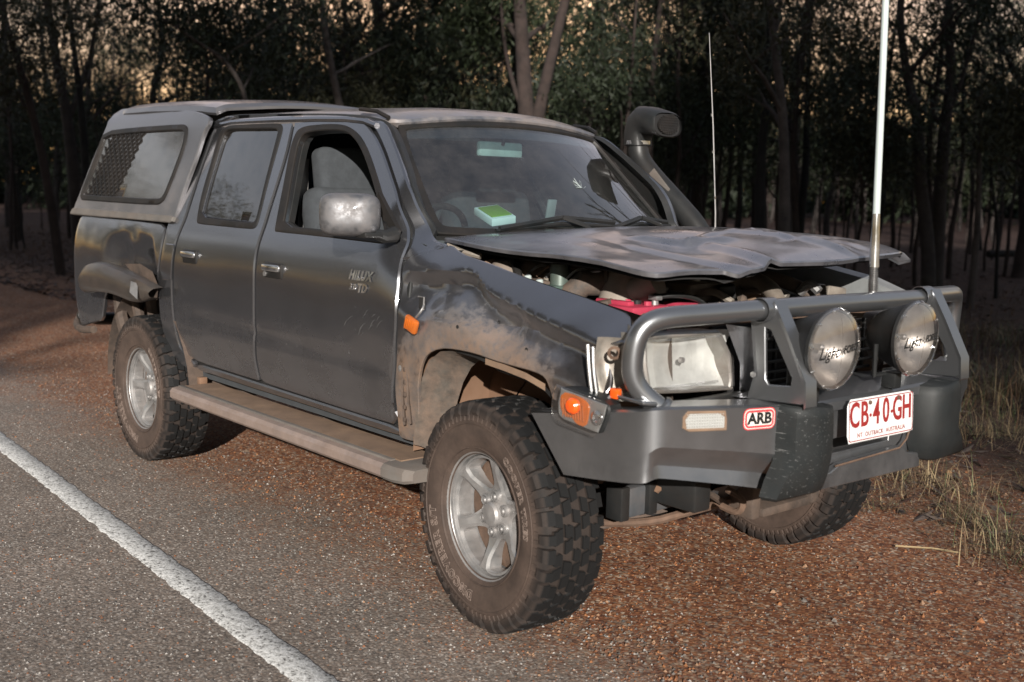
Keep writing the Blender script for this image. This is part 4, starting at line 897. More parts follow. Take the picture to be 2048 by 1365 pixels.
# ---------------------------------------------------------------- aerials
an = bpy.data.objects.new('spring_antenna', None); C.objects.link(an); an.parent = truck
ax0, ay0 = .775, .105
path = lambda z: (ax0-.020*(z-1.12)/.1*.12-.0, ay0, z)
sp = MB()
for k in range(15): 
    z = 1.135+k*.0058; r_ = .0165-.0045*abs(k-4)/14
    sp.lathe([(r_-.004,-.0027),(r_,-.001),(r_,.001),(r_-.004,.0027)], Matrix.Translation(path(z)), 18)
P('spring', sp, 'chrome', an, smooth=40)
P('antenna_base', MB().tube([path(1.10), path(1.14)], .012, 14), 'steel', an)
P('antenna_ferrule', MB().tube([path(1.215), path(1.24), path(1.30), path(1.385)], .014, 18, rs=[.0165,.0155,.0145,.012]), 'chrome', an)
P('antenna_mast', MB().tube([path(1.38), path(1.8), path(2.6), path(3.3)], .01, 16, rs=[.0118,.0112,.010,.008]), 'white', an)
a = MB().tube([(-.425,.78,1.25),(-.43,.78,1.36),(-.465,.78,1.74),(-.51,.78,2.14)], .003, 6, rs=[.0042,.0036,.003,.0016]); w2 = P('whip_aerial', a, 'steel')
for z in (1.42,1.62,1.78): P('aerial_joint', MB().tube([(-.43-(z-1.36)*.105,.78,z),(-.43-(z-1.36)*.105,.78,z+.012)], .005, 8), 'chrome', w2)
# ---------------------------------------------------------------- snorkel on the far side
sn = MB(); yy = .80
pts = chaikin([(-.50,yy,1.20),(-.53,yy,1.28),(-.66,yy-.02,1.40),(-.80,yy-.04,1.52),(-.875,yy-.05,1.60),(-.885,yy-.05,1.68),(-.885,yy-.05,1.74)], 2, False)
sn.tube(pts, .050, 18); sno = P('snorkel', sn, 'plastic', smooth=50)
P('snorkel_clamp', MB().lathe([(.056,0),(.062,.0),(.062,.016),(.056,.016)], basis((-.885,yy-.05,1.665),(0,0,1)), 22), 'chrome', sno)
hd = MB(); sec = []
for k, (dx, z, w_, h_) in enumerate([(0,1.66,.060,.060),(0,1.70,.062,.064),(.01,1.745,.066,.068),(.045,1.775,.074,.066),(.10,1.772,.088,.062),(.175,1.752,.098,.060),(.185,1.750,.092,.054)]):
    t = min(1, k/3.2); ang = t*PI/2*.93; ax_ = Vector((math.sin(ang),0,math.cos(ang))); B_ = basis((-.885+dx, yy-.05, z), ax_, (0,1,0))
    sec.append([B_ @ Vector((w_*math.copysign(abs(math.cos(a_))**.7, math.cos(a_)), h_*math.copysign(abs(math.sin(a_))**.7, math.sin(a_)), 0)) for a_ in [2*PI*i/20 for i in range(20)]])
vs = [p for s_ in sec for p in s_]; hd.add(vs, [(i*20+j, i*20+(j+1)%20, (i+1)*20+(j+1)%20, (i+1)*20+j) for i in range(len(sec)-1) for j in range(20)])
P('snorkel_head', hd, 'plastic', sno, smooth=50)
gr = MB(); e_ = sec[-1]; cen = sum(e_, Vector())/20
gr.add([tuple(cen+(p-cen)*.99-Vector((.012,0,0))) for p in e_], [tuple(range(20))])
P('snorkel_opening', gr, 'dark', sno, smooth=0)
gr = MB()
for k in range(-5, 6):
    t = k/6; gr.tube([cen+Vector((.002,-.07*math.sqrt(1-t*t),.043*t)), cen+Vector((.002,.07*math.sqrt(1-t*t),.043*t+.012))], .0035, 5)
    gr.tube([cen+Vector((.002,.07*t,-.043*math.sqrt(1-t*t))), cen+Vector((.002,.07*t+.01,.043*math.sqrt(1-t*t)))], .0030, 5)
P('snorkel_grille', gr, 'rubber', sno)
P('sticker', MB().add([(-.775,yy-.084,1.53),(-.745,yy-.084,1.555),(-.66,yy-.064,1.46),(-.69,yy-.064,1.435)], [(0,1,2,3)]), 'boardrib', sno, smooth=0)
# ---------------------------------------------------------------- door mirror (the far one is gone)
for s in (-1,):
    mm = bpy.data.objects.new('door_mirror', None); C.objects.link(mm); mm.parent = truck
    sec = []
    cx, cy, cz = -.665, -.955, 1.338
    Bm = basis((cx,cy,cz), (.80,-.60,.05), (0,0,1))   # local z faces forward-outward (the painted back)
    for k, (h, sc_) in enumerate([(-.055,.93),(-.045,1.0),(.0,1.0),(.025,.97),(.045,.88),(.058,.70),(.064,.40),(.065,.02)]):
        ring = []
        for i in range(28):
            a_ = 2*PI*i/28; c_, s_ = math.cos(a_), math.sin(a_)
            zz = .077*math.copysign(abs(c_)**.45, c_)*sc_; yy_ = .108*math.copysign(abs(s_)**.5, s_)*sc_
            ring.append(Bm @ Vector((zz, yy_, h)))
        sec.append(ring)
    mb = MB(); vs = [p for r_ in sec for p in r_]; mb.add(vs, [(i*28+j, i*28+(j+1)%28, (i+1)*28+(j+1)%28, (i+1)*28+j) for i in range(7) for j in range(28)]+[tuple(range(28))])
    if s > 0: mb.mirror()
    P('mirror_shell', mb, M.setdefault('mirrorpaint', mat('dirty_mirror_shell', (.20,.20,.21), .42, .8, coat=.25, dust=.7, dirtscale=26, dustcol=(.12,.105,.10))), mm, smooth=50)
    mb = MB(); mb.add([Bm @ Vector((.068*math.copysign(abs(math.cos(a_))**.45,math.cos(a_)), .098*math.copysign(abs(math.sin(a_))**.5,math.sin(a_)), -.057)) for a_ in [2*PI*i/28 for i in range(28)]], [tuple(range(28))])
    if s > 0: mb.mirror()
    P('mirror_glass', mb, 'chrome', mm, smooth=0)
    mb = MB().tube([(-.60,-.90,1.275),(-.605,-.85,1.262),(-.61,-.80,1.27)], .022, 10, rs=[.018,.024,.03]); mb.rbox((-.615,-.905,1.268), (.07,.08,.022), .008)
    mb.add([(-.64,-.787,1.27),(-.725,-.757,1.35),(-.655,-.800,1.25),(-.60,-.800,1.26),(-.64,-.81,1.275),(-.72,-.78,1.35)], [(0,1,5,4),(0,4,2),(4,3,2),(1,3,4,5),(0,3,1)])
    if s > 0: mb.mirror()
    P('mirror_arm', mb, 'plastic', mm)
    mb = MB(); mb.prism([(-.745,1.355),(-.615,1.262),(-.600,1.285),(-.655,1.34),(-.73,1.42)], Matrix(((1,0,0,0),(0,0,-1,-.775),(0,1,0,0),(0,0,0,1))), .018)
    if s > 0: mb.mirror()
    P('mirror_foot', mb, 'rubber', mm, smooth=0)
# ---------------------------------------------------------------- side steps
for s in (-1, 1):
    st = bpy.data.objects.new('side_step', None); C.objects.link(st); st.parent = truck
    x0, x1 = -2.26, -.44
    mb = MB()
    pr = [(-.80,.478),(-.925,.478),(-.945,.474),(-.957,.460),(-.957,.432),(-.945,.420),(-.80,.415)]
    vs = [(x, y, z) for x in (x0, x1) for y, z in pr]; n = len(pr)
    mb.add(vs, [tuple(range(n)), tuple(range(2*n-1, n-1, -1))]+[(i, n+i, n+(i+1)%n, (i+1)%n) for i in range(n)])
    if s > 0: mb.mirror()
    P('step_board', mb, 'boardedge', st, smooth=30)
    mb = MB().box(x0+.03, x1+.02, -.895, -.745, .4785, .484)
    if s > 0: mb.mirror()
    P('step_tread', mb, 'boardtop', st, smooth=0)
    mb = MB().rbox(((x0+x1)/2, -.908, .480), (x1-x0-.02, .024, .010), .003)
    if s > 0: mb.mirror()
    P('rubber_strip', mb, 'boardrib', st)
    mb = MB(); 
    for k, (x, f_) in enumerate([(x1-.012,1.02),(x1+.05,1.02),(x1+.10,.93),(x1+.125,.75)]):
        mb.v += [(x, -.80+(y+.80)*f_ if y < -.81 else y, .447+(z-.447)*(1.05 if k < 2 else f_*1.05)) for y, z in pr]
    mb.f += [(i*n+j, i*n+(j+1)%n, (i+1)*n+(j+1)%n, (i+1)*n+j) for i in range(3) for j in range(n)]+[tuple(range(n-1,-1,-1)), tuple(3*n+j for j in range(n))]
    if s > 0: mb.mirror()
    P('step_end_cap', mb, 'boardrib', st, smooth=30)
    for x in (-2.05,-1.3,-.65):
        mb = MB().rbox((x,-.72,.455), (.05,.22,.03), .004)
        if s > 0: mb.mirror()
        P('step_bracket', mb, 'mudmetal', st)
    mb = MB().rbox((-2.245,-.80,.497), (.03,.04,.035), .003)
    if s > 0: mb.mirror()
    P('step_bracket', mb, 'liner', st)
# ---------------------------------------------------------------- cargo tub, tailgate, guards
def CB(z): return interp(z, [1.2,1.25,1.72,1.80,1.86],[.80,.80,.662,.63,.58])
a = MB().box(-3.98,-2.66,-.70,.70,.76,.80); a.box(-2.69,-2.665,-.76,.76,.56,1.24); P('cargo_floor', a, 'plastic', smooth=0)
a = MB().rbox((-4.0,0,1.02), (.05,1.42,.47), .015); P('tailgate', a, 'paint')
a = MB().tube(chaikin([(-3.90,-.78,.66),(-4.00,-.76,.64),(-4.04,-.6,.60),(-4.04,.6,.60),(-4.00,.76,.64),(-3.90,.78,.66)], 2, False), .04, 12); P('rear_bumper', a, 'plastic')
a = MB().tube(chaikin([(-3.62,-.83,.60),(-3.86,-.83,.575),(-4.00,-.80,.60),(-4.04,-.74,.66)], 2, False), .022, 10); P('rear_bumper_end', a, 'mudmetal')
for s in (-1, 1):
    # rear wheel housing
    vs = []; N = 16
    for i in range(N+1):
        a_ = PI*(i/N)*1.05-.1; x = -2.85+.52*math.cos(a_)*1.05; z = .40+.50*math.sin(a_)
        vs += [(x, s*.838, z), (x, s*.52, z)]
    mb = MB().add(vs, [(2*i, 2*i+1, 2*i+3, 2*i+2) for i in range(N)]); mb.add([(-2.85+.56*math.cos(PI*(i/N)), s*.52, .40+.52*math.sin(PI*i/N)) for i in range(N+1)], [tuple(range(N+1))])
    P('wheel_housing', mb, 'mudmetal', smooth=60)
    # front liner: strip following the arch
    vs = []
    ar = [(-.46,.50),(-.455,.62),(-.44,.74),(-.40,.83),(-.33,.90),(-.22,.945),(-.08,.955),(.08,.945),(.22,.92),(.30,.87),(.34,.80)]
    for x, z in ar: vs += [(x, s*.815, z), (x, s*.66, z+.004), (x, s*.48, z-.02)]
    mb = MB().add(vs, [(3*i+j, 3*i+j+1, 3*i+j+4, 3*i+j+3) for i in range(len(ar)-1) for j in range(2)])
    mb.add([(x, s*.48, z-.02) for x, z in ar]+[(.34,s*.48,.55),(-.46,s*.48,.50)], [tuple(range(len(ar)+2))]); P('wheel_liner', mb, 'liner', smooth=60)
# ragged edge of the liner pulled off the guard: dark slot with clips, loose strap
a = MB()
sl = [(-.20,.895),(-.10,.893),(-.02,.885),(.02,.874),(.08,.870),(.16,.862),(.25,.842),(.285,.820)]
vs = []
for x, z in sl: vs += [(x, -.835, z+.008), (x, -.825, z-.004-.014*sstep(-.2,.1,x))]
a.add(vs, [(2*i,2*i+1,2*i+3,2*i+2) for i in range(len(sl)-1)]); P('torn_liner_edge', a, 'dark', smooth=0)
a = MB(); vs = []
for x, z in [(-.02,.893),(.08,.884),(.18,.872),(.27,.850)]: vs += [(x,-.846,z+.004),(x+.005,-.850,z-.016)]
a.add(vs, [(0,1,3,2),(2,3,5,4),(4,5,7,6)]); P('liner_flange', a, 'boardtop', smooth=0)
vs = []
for (x, z), (x2, z2) in zip([(-.435,.53),(-.425,.62),(-.412,.70),(-.385,.78),(-.345,.845),(-.28,.885),(-.20,.897)], [(-.33,.52),(-.32,.62),(-.30,.70),(-.27,.77),(-.225,.83),(-.165,.87),(-.10,.885)]):
    vs += [(x, -.832, z), (x+.02, -.815, z-.004), (x+.035, -.80, z-.012), (x2, -.74, z2)]
a = MB().add(vs, [(4*i+j, 4*i+4+j, 4*i+5+j, 4*i+1+j) for i in range(6) for j in range(3)]); P('liner_edge_panel', a, mat('grey_mud_panel', (.085,.072,.060), .9, var=.3, vs=22, dust=.7, bumps=.6, bs=35, dirtscale=14), smooth=50)
a = MB().tube(chaikin([(.16,-.70,.80),(.22,-.76,.76),(.28,-.80,.72),(.36,-.82,.71),(.40,-.80,.74)], 2, False), .010, 6); P('loose_strap', a, 'liner')
# rear edge of the fender: flange with clips and bolts
a = MB(); a.tube([(-.475,-.852,.82),(-.470,-.857,.70),(-.462,-.853,.60)], .006, 5); a.tube([(-.445,-.854,.82),(-.435,-.857,.70),(-.425,-.852,.61)], .005, 5)
for k in range(5): a.rbox((-.458,-.856,.80-k*.045), (.014,.008,.016), .003)
P('flare_bracket', a, 'mudmetal')
P('bolt', MB().lathe([(.012,0),(.012,.006),(.0001,.010)], basis((-.488,-.85,.80),(0,-1,0)), 10), 'steel')
for x, z in ((-.15,.985),(.16,.945),(-.02,1.01)): P('bolt_hole', MB().lathe([(.0001,.0),(.006,.0),(.006,.003)], basis((x,-(SB(x,z)+dent(x,z))-.0015,z),(0,-1,0)), 8), 'dark')
# bent chrome seam at the front edge of the guard, torn tip
a = MB(); a.tube([(.462,-.842,.99),(.478,-.848,.93),(.50,-.852,.87)], .005, 6); P('fender_seam', a, 'steel')
a = MB(); rr = random.Random(5)
base_ = [(.50,-.74,1.055),(.53,-.77,1.035),(.545,-.80,1.01),(.535,-.77,1.06),(.565,-.78,1.04),(.57,-.80,1.015)]
a.add(base_, [(0,1,3),(1,4,3),(1,2,5,4)]); P('torn_tip', a, 'steel', smooth=0)
# the black flare, torn loose and hanging over the rear wheel
vs = []
fo = [(-3.50,.845,.905),(-3.495,.90,.935),(-3.44,.955,.95),(-3.30,1.00,.955),(-3.10,1.012,.96),(-2.90,.995,.955),(-2.74,.975,.95),(-2.63,.95,.935),(-2.57,.92,.90)]
lo = [(-3.49,.825,.90),(-3.42,.842,.94),(-3.30,.852,.955),(-3.15,.863,.965),(-3.00,.868,.965),(-2.88,.864,.965),(-2.78,.852,.955),(-2.70,.845,.94),(-2.60,.875,.90)]
for (x0_, z0_, y0_), (x1_, z1_, y1_) in zip(fo, lo):
    xm, zm, ym = (x0_+x1_)/2, (z0_+z1_)/2, max(y0_, y1_)+.022
    vs += [(x0_, -y0_+.05, z0_+.004), (x0_, -y0_, z0_), (xm, -ym, zm), (x1_, -y1_, z1_), (x1_+.005, -y1_+.06, z1_+.002)]
a = MB().add(vs, [(5*i+j, 5*i+j+1, 5*i+6+j, 5*i+5+j) for i in range(8) for j in range(4)])
fl_ = P('wheel_flare', a, mat('faded_flare', (.035,.032,.029), .34, coat=.3, dust=.22), label='torn wheel arch flare hanging over the rear wheel', smooth=60)
bm = bmesh.new(); bm.from_mesh(fl_.data); bmesh.ops.subdivide_edges(bm, edges=bm.edges[:], cuts=1, use_grid_fill=True, smooth=.6); bm.to_mesh(fl_.data); bm.free(); fl_.data.shade_smooth()
P('flare_end', MB().add([(-2.70,-.962,.952),(-2.66,-.985,.90),(-2.60,-.97,.868),(-2.63,-.955,.93),(-2.66,-.95,.945)], [(0,1,2,3,4)]), 'steel', fl_)
P('dirty_arch_skin', MB().add([(-3.02,-.868,1.015),(-2.80,-.872,1.03),(-2.66,-.866,1.00),(-2.60,-.862,.93),(-2.62,-.862,.86),(-2.74,-.866,.87),(-2.80,-.87,.93)], [(0,1,2,3,4,5,6)]), 'mudmetal', smooth=0)
# struts seen under the flare
for pth, r_ in (([(-3.35,-.78,.86),(-3.26,-.80,.70),(-3.14,-.80,.52)], .035), ([(-3.22,-.74,.85),(-3.1,-.76,.70)], .03), ([(-3.0,-.74,.88),(-2.98,-.72,.70)], .04)):
    P('inner_brace', MB().tube(pth, r_, 8), 'mudmetal')
# ---------------------------------------------------------------- canopy
cs = D['canopy_side']; cw = D['canopy_window']
CR = lambda k: (lambda x, z: (x, -(CB(z)+k), z))
can = bpy.data.objects.new('canopy', None); C.objects.link(can); can.parent = truck
cwi = inset(resample(chaikin(cw, 1), .03), .020)
for s in (-1, 1):
    a = MB(); panel(a, cs, [cwi], CR(0), .04, .02, .006)
    f_ = MB(); panel(f_, inset(resample(chaikin(cw, 1), .03), -.012), [cwi], CR(.007), .04, .02, .005, smoothit=0)
    g = MB(); panel(g, inset(cwi, -.008), [], CR(-.006), .08, .003, .002, smoothit=0)
    r = MB(); panel(r, [(-4.025,1.252),(-2.56,1.246),(-2.54,1.275),(-2.56,1.282),(-4.012,1.290)], [], CR(.010), .05, .03, .005, smoothit=0)
    # expanded mesh over the rear half of the glass
    ms = MB(); xa = lambda z: interp(z, [1.345,1.72], [-3.86,-3.70]); xb = lambda z: interp(z, [1.345,1.72], [-3.42,-3.22]); 
    rows = 16; colsn = 7
    def mp(i, j): 
        z = 1.358+(1.713-1.358)*j/rows; x = xa(z)+(xb(z)-xa(z))*i/colsn; return (x, -(CB(z)-.003), z)
    for j in range(rows):
        for i in range(-1, colsn+1):
            o_ = .5*(j % 2)
            z_ = 0
            p0 = mp(i+o_, j); p1 = mp(i+o_+.5, j+1); p2 = mp(i+o_-.5, j+1)
            for q0, q1 in ((p0,p1),(p0,p2)):
                if xa(1.4)-.05 < q0[0] and min(q0[0],q1[0]) > xa((q0[2]+q1[2])/2)-.03 and max(q0[0],q1[0]) < xb((q0[2]+q1[2])/2)+.02: ms.tube([q0,q1], .0058, 4, cap=False)
    if s > 0: a.mirror(); f_.mirror(); g.mirror(); r.mirror(); ms.mirror()
    P('canopy_side', a, 'canopy', can, recalc=False, smooth=30); P('window_rubber', f_, 'rubber', can, recalc=False)
    P('canopy_glass', g, 'glass_canopy', can, recalc=False); P('base_rail', r, 'boardrib', can, recalc=False)
    P('window_mesh', ms, 'rubber', can)
def ctop(x, y):
    xe = x; y = y*.955
    zt = interp(x, [-3.79,-3.74,-3.65,-3.3,-2.9,-2.6,-2.42], [1.79,1.842,1.868,1.868,1.855,1.838,1.815])
    t = abs(y)/.655
    return (x, y, zt+.055*(1-t**2)-.035*sstep(.85,1,t)-.0)
a = MB(); panel(a, [(-3.76,-.63),(-3.6,-.655),(-2.6,-.655),(-2.40,-.64),(-2.40,.64),(-2.6,.655),(-3.6,.655),(-3.76,.63)], [], ctop, .06, .03, .02); P('canopy_roof', a, 'canopy', can, recalc=False, smooth=40)
a = MB(); vs = []
for y, zt in ((-.79,1.26),(-.655,1.72),(-.59,1.80),(0,1.86),(.59,1.80),(.655,1.72),(.79,1.26)): vs.append((interp(zt,[1.26,1.72,1.86],[-4.0,-3.74,-3.74]), y, zt))
a.add(vs, [tuple(range(7))]); P('canopy_rear', a, 'glass_canopy', can, smooth=0)
a = MB(); vs = []
for y, zt in ((-.785,1.26),(-.65,1.70),(-.58,1.80),(0,1.85),(.58,1.80),(.65,1.70),(.785,1.26)): vs.append((-2.64, y*.95, zt))
a.add(vs, [tuple(range(7))]); P('canopy_front', a, 'rubber', can, smooth=0)
a = MB(); a.box(-3.95,-2.7,-.72,.72,1.22,1.24); P('cargo_cover', a, 'interior', can, smooth=0)
# ---------------------------------------------------------------- chassis and axle under the nose
for s in (-1, 1): P('chassis_rail', MB().rbox((-1.7,s*.42,.50), (4.5,.08,.11), .01), 'plastic')
M['bash'] = mat('blue_grey_bash_plate', (.05,.058,.066), .55, dust=.25)
P('chassis_crossmember', MB().rbox((.34,-.06,.455), (.06,1.0,.10), .01), 'bash')
for y in (-.60,-.47,.30): P('crossmember_bracket', MB().rbox((.355,y,.462), (.07,.04,.11), .006), 'plastic')
P('tow_bracket', MB().add([(.42,-.14,.465),(.42,.10,.455),(.41,.06,.345),(.41,-.07,.345),(.36,-.14,.465),(.36,.10,.455),(.36,.06,.34),(.36,-.07,.34)], [(0,1,2,3),(4,7,6,5),(0,3,7,4),(1,5,6,2),(3,2,6,7),(0,4,5,1)]), 'hose', smooth=0, bevel=.006)
P('brace_rod', MB().tube([(.50,-.36,.50),(.41,-.10,.37)], .012, 8), 'mudmetal')
P('bash_plate', MB().add([(.52,-.32,.50),(.52,.32,.50),(.34,.34,.36),(.34,-.34,.36),(.10,-.34,.335),(.10,.34,.335)], [(0,1,2,3),(3,2,5,4)]), mat('grey_bash_plate', (.055,.065,.075), .6, dust=.4), smooth=0)
P('front_axle', MB().tube([(.0,-.62,.36),(.0,-.30,.36),(.0,.0,.35),(.0,.62,.36)], .045, 14), 'mudmetal')
P('differential', MB().lathe([(.0001,-.11),(.09,-.09),(.12,0),(.09,.09),(.0001,.11)], basis((-.05,.12,.36),(1,0,0)), 18), 'mudmetal')
for s in (-1, 1):
    P('lower_arm', MB().add([(.30,s*.25,.40),(-.30,s*.25,.40),(-.05,s*.66,.30),(.06,s*.66,.30),(.30,s*.25,.35),(-.30,s*.25,.35),(-.05,s*.66,.255),(.06,s*.66,.255)], [(0,1,2,3),(4,5,6,7),(0,3,7,4),(1,2,6,5),(0,1,5,4),(2,3,7,6)]), M['mudmetal'], smooth=0, bevel=.01)
    P('shock_absorber', MB().tube([(.05,s*.50,.34),(.0,s*.44,.80)], .032, 12), 'brown')
    P('tie_rod', MB().tube([(.16,s*.20,.37),(.15,s*.45,.34),(.12,s*.64,.35)], .014, 8), 'mudmetal')
    P('stabiliser_bar', MB().tube(chaikin([(.42,s*.0,.40),(.42,s*.36,.40),(.36,s*.46,.37),(.12,s*.55,.33)], 2, False), .014, 8), 'brown')
P('skid_bracket', MB().rbox((.43,.10,.365), (.16,.30,.035), .012), 'mudmetal')
P('skid_bracket', MB().rbox((.47,-.10,.42), (.10,.05,.13), .010), 'mudmetal')
P('skid_bracket', MB().rbox((.47,.24,.42), (.10,.05,.13), .010), 'mudmetal')
P('tow_hook', MB().tube(chaikin([(.55,-.30,.50),(.62,-.30,.48),(.60,-.30,.43),(.53,-.30,.44)], 2, False), .012, 8), 'brown')
rr = random.Random(3)
for k in range(14):
    x, y, z = rr.uniform(.1,.5), rr.uniform(-.62,.35), rr.uniform(.42,.54); p2 = (x+rr.uniform(-.1,.1), y+rr.uniform(-.2,.2), z+rr.uniform(-.05,.05))
    P('underbody_pipe', MB().tube(chaikin([(x,y,z),((x+p2[0])/2,(y+p2[1])/2,z-.03),p2], 2, False), rr.uniform(.008,.026), 7), rr.choice(['brown','mudmetal','liner','hose']))
P('rear_axle', MB().tube([(-2.85,-.7,.37),(-2.85,.7,.37)], .045, 12), 'mudmetal')
P('fuel_tank', MB().rbox((-1.9,-.1,.52), (.9,.5,.22), .04), 'mudmetal')
P('gearbox', MB().rbox((-.8,0,.50), (.9,.3,.25), .05), 'mudmetal')
P('exhaust', MB().tube([(-.5,.3,.45),(-1.5,.32,.42),(-2.5,.3,.45),(-3.0,.3,.62)], .028, 10), 'brown')
P('mud_flap', MB().rbox((-3.42,.74,.45), (.015,.26,.30), .003), 'rubber')
# ---------------------------------------------------------------- wheels
RT = .383; FLATZ = -.374
def tyre_mesh():
    prof = [(.205,-.100),(.215,-.112),(.235,-.122),(.262,-.131),(.285,-.1345),(.312,-.133),(.335,-.128),(.350,-.121),(.362,-.110),(.368,-.09),(.370,-.045),(.3705,0)]
    prof = prof+[(r, -h) for r, h in prof[-2::-1]]
    mb = MB(); T = basis((0,0,0),(0,1,0),(0,0,1)); mb.lathe(prof, T, 96)
    def q(r, h, a_): return (r*math.cos(a_), h, r*math.sin(a_))
    def block(h0, h1, a0, a1, r0, r1, tap=.12, sk=0., notch=0):
        hm_, am = (h0+h1)/2, (a0+a1)/2; k = 1-tap
        hh = [(h0,a0),(h1,a0+sk),(h1,a1+sk),(h0,a1)]
        if notch: hh = [(h0,a0),(hm_-.004,a0+sk*.5-.004),(hm_+.004,a0+sk*.5+.010),(h1,a0+sk),(h1,a1+sk),(hm_+.004,a1+sk*.5+.004),(hm_-.004,a1+sk*.5-.010),(h0,a1)]
        n = len(hh); vs = [q(r0, h, a_) for h, a_ in hh]+[q(r1-.25*abs(hm_+(h-hm_)*k)**2*.8, hm_+(h-hm_)*k, am+sk/2+(a_-am-sk/2)*k) for h, a_ in hh]
        mb.add(vs, [tuple(range(n, 2*n))]+[(i,(i+1)%n,n+(i+1)%n,n+i) for i in range(n)])
    N = 40; rb_ = random.Random(9)
    for k in range(N):
        a0 = 2*PI*k/N; da = 2*PI/N
        for h0, h1, ph, sk in ((-.098,-.060,.0,.03),(-.054,-.020,.45,-.03),(-.014,.016,.1,.03),(.022,.054,.6,-.03),(.060,.098,.15,.03)):
            sg = 1 if (k+int(h0*100)) % 2 else -1; jt = rb_.uniform(-.05,.05)
            block(h0+rb_.uniform(-.002,.002), h1+rb_.uniform(-.002,.002), a0+(ph+jt)*da, a0+(ph+jt)*da+da*rb_.uniform(.70,.80), .364, .384, .09, sk*.8*sg, k % 3 == 0)
        # shoulder lugs wrapping onto the sidewall
        for s in (-1, 1):
            w_ = da*(.74 if k % 2 else .50); A = a0+(.1 if s < 0 else .6)*da
            lw = 0 if k % 2 else .010; pts = [(.383,s*.093),(.379,s*.118),(.362,s*.131),(.336+lw,s*.1345)]; inn_ = [(.364,s*.09),(.358,s*.108),(.345,s*.118),(.330,s*.126)]
            n = 4; vs = []
            for aa in (A, A+w_): vs += [q(r, h, aa) for r, h in pts]
            for aa in (A-.006, A+w_+.006): vs += [q(r, h, aa) for r, h in inn_]
            fs = [(i, i+1, n+i+1, n+i) for i in range(3)]+[(i, 8+i, 9+i, i+1) for i in range(3)]+[(4+i, 5+i, 13+i, 12+i) for i in range(3)]+[(3, 11, 15, 7),(0,4,12,8)]
            mb.add(vs, fs)
        for m_ in range(2):   # fine ribs just inside the shoulder
            for s in (-1,1):
                A = a0+da*(m_/2); vs = [q(.336,s*.1325,A), q(.318,s*.1362,A), q(.318,s*.1362,A+da*.25), q(.336,s*.1325,A+da*.25), q(.336,s*.126,A-.003), q(.318,s*.131,A-.003), q(.318,s*.131,A+da*.25+.003), q(.336,s*.126,A+da*.25+.003)]
                mb.add(vs, [(0,1,2,3),(0,4,5,1),(2,6,7,3)])
    for s in (-1,1): mb.lathe([(.312,s*.134),(.311,s*.137),(.308,s*.137),(.306,s*.134)], T, 96); mb.lathe([(.232,s*.119),(.231,s*.125),(.228,s*.125),(.226,s*.118)], T, 96)
    mb.v = [(x, -.1345+(h+.1345)*.90, max(z, FLATZ-.001*abs(x))) for x, h, z in mb.v]
    return mb
M['tyre_side'] = M['tyre']
def tyremat():
    m = bpy.data.materials.new('dusty_tyre'); m.use_nodes = True; nt = m.node_tree; p = nt.nodes['Principled BSDF']
    n = tex(nt, 'Noise', 9, 6); n2 = tex(nt, 'Noise', 60, 4); tc = nt.nodes['TC']; sx = nt.nodes.new('ShaderNodeSeparateXYZ'); nt.links.new(tc.outputs['Object'], sx.inputs[0])
    r2 = mth(nt, 'SQRT', mth(nt, 'ADD', mth(nt, 'MULTIPLY', sx.outputs[0], sx.outputs[0]), mth(nt, 'MULTIPLY', sx.outputs[2], sx.outputs[2])))
    side = ramp(nt, r2, [(0,(1,1,1)),(.318,(1,1,1)),(.343,(.42,)*3),(.358,(.18,)*3),(.365,(.30,)*3),(.371,(.42,)*3),(.376,(.25,)*3),(.379,(.02,)*3)])
    f = mth(nt, 'MULTIPLY', side, mth(nt, 'MULTIPLY_ADD', n.outputs[0], 1.1, .12), clamp=True); f = mth(nt, 'MULTIPLY', f, mth(nt, 'MULTIPLY_ADD', n2.outputs[0], .5, .62), clamp=True)
    nt.links.new(mixc(nt, f, (.006,.0065,.007), (.110,.076,.060)), p.inputs['Base Color']); p.inputs['Roughness'].default_value = .7; p.inputs['Specular IOR Level'].default_value = .3
    nt.links.new(bump(nt, n2.outputs[0], .15, .003), p.inputs['Normal']); return m
M['tyre'] = tyremat()
tm = tyre_mesh(); t_me = None
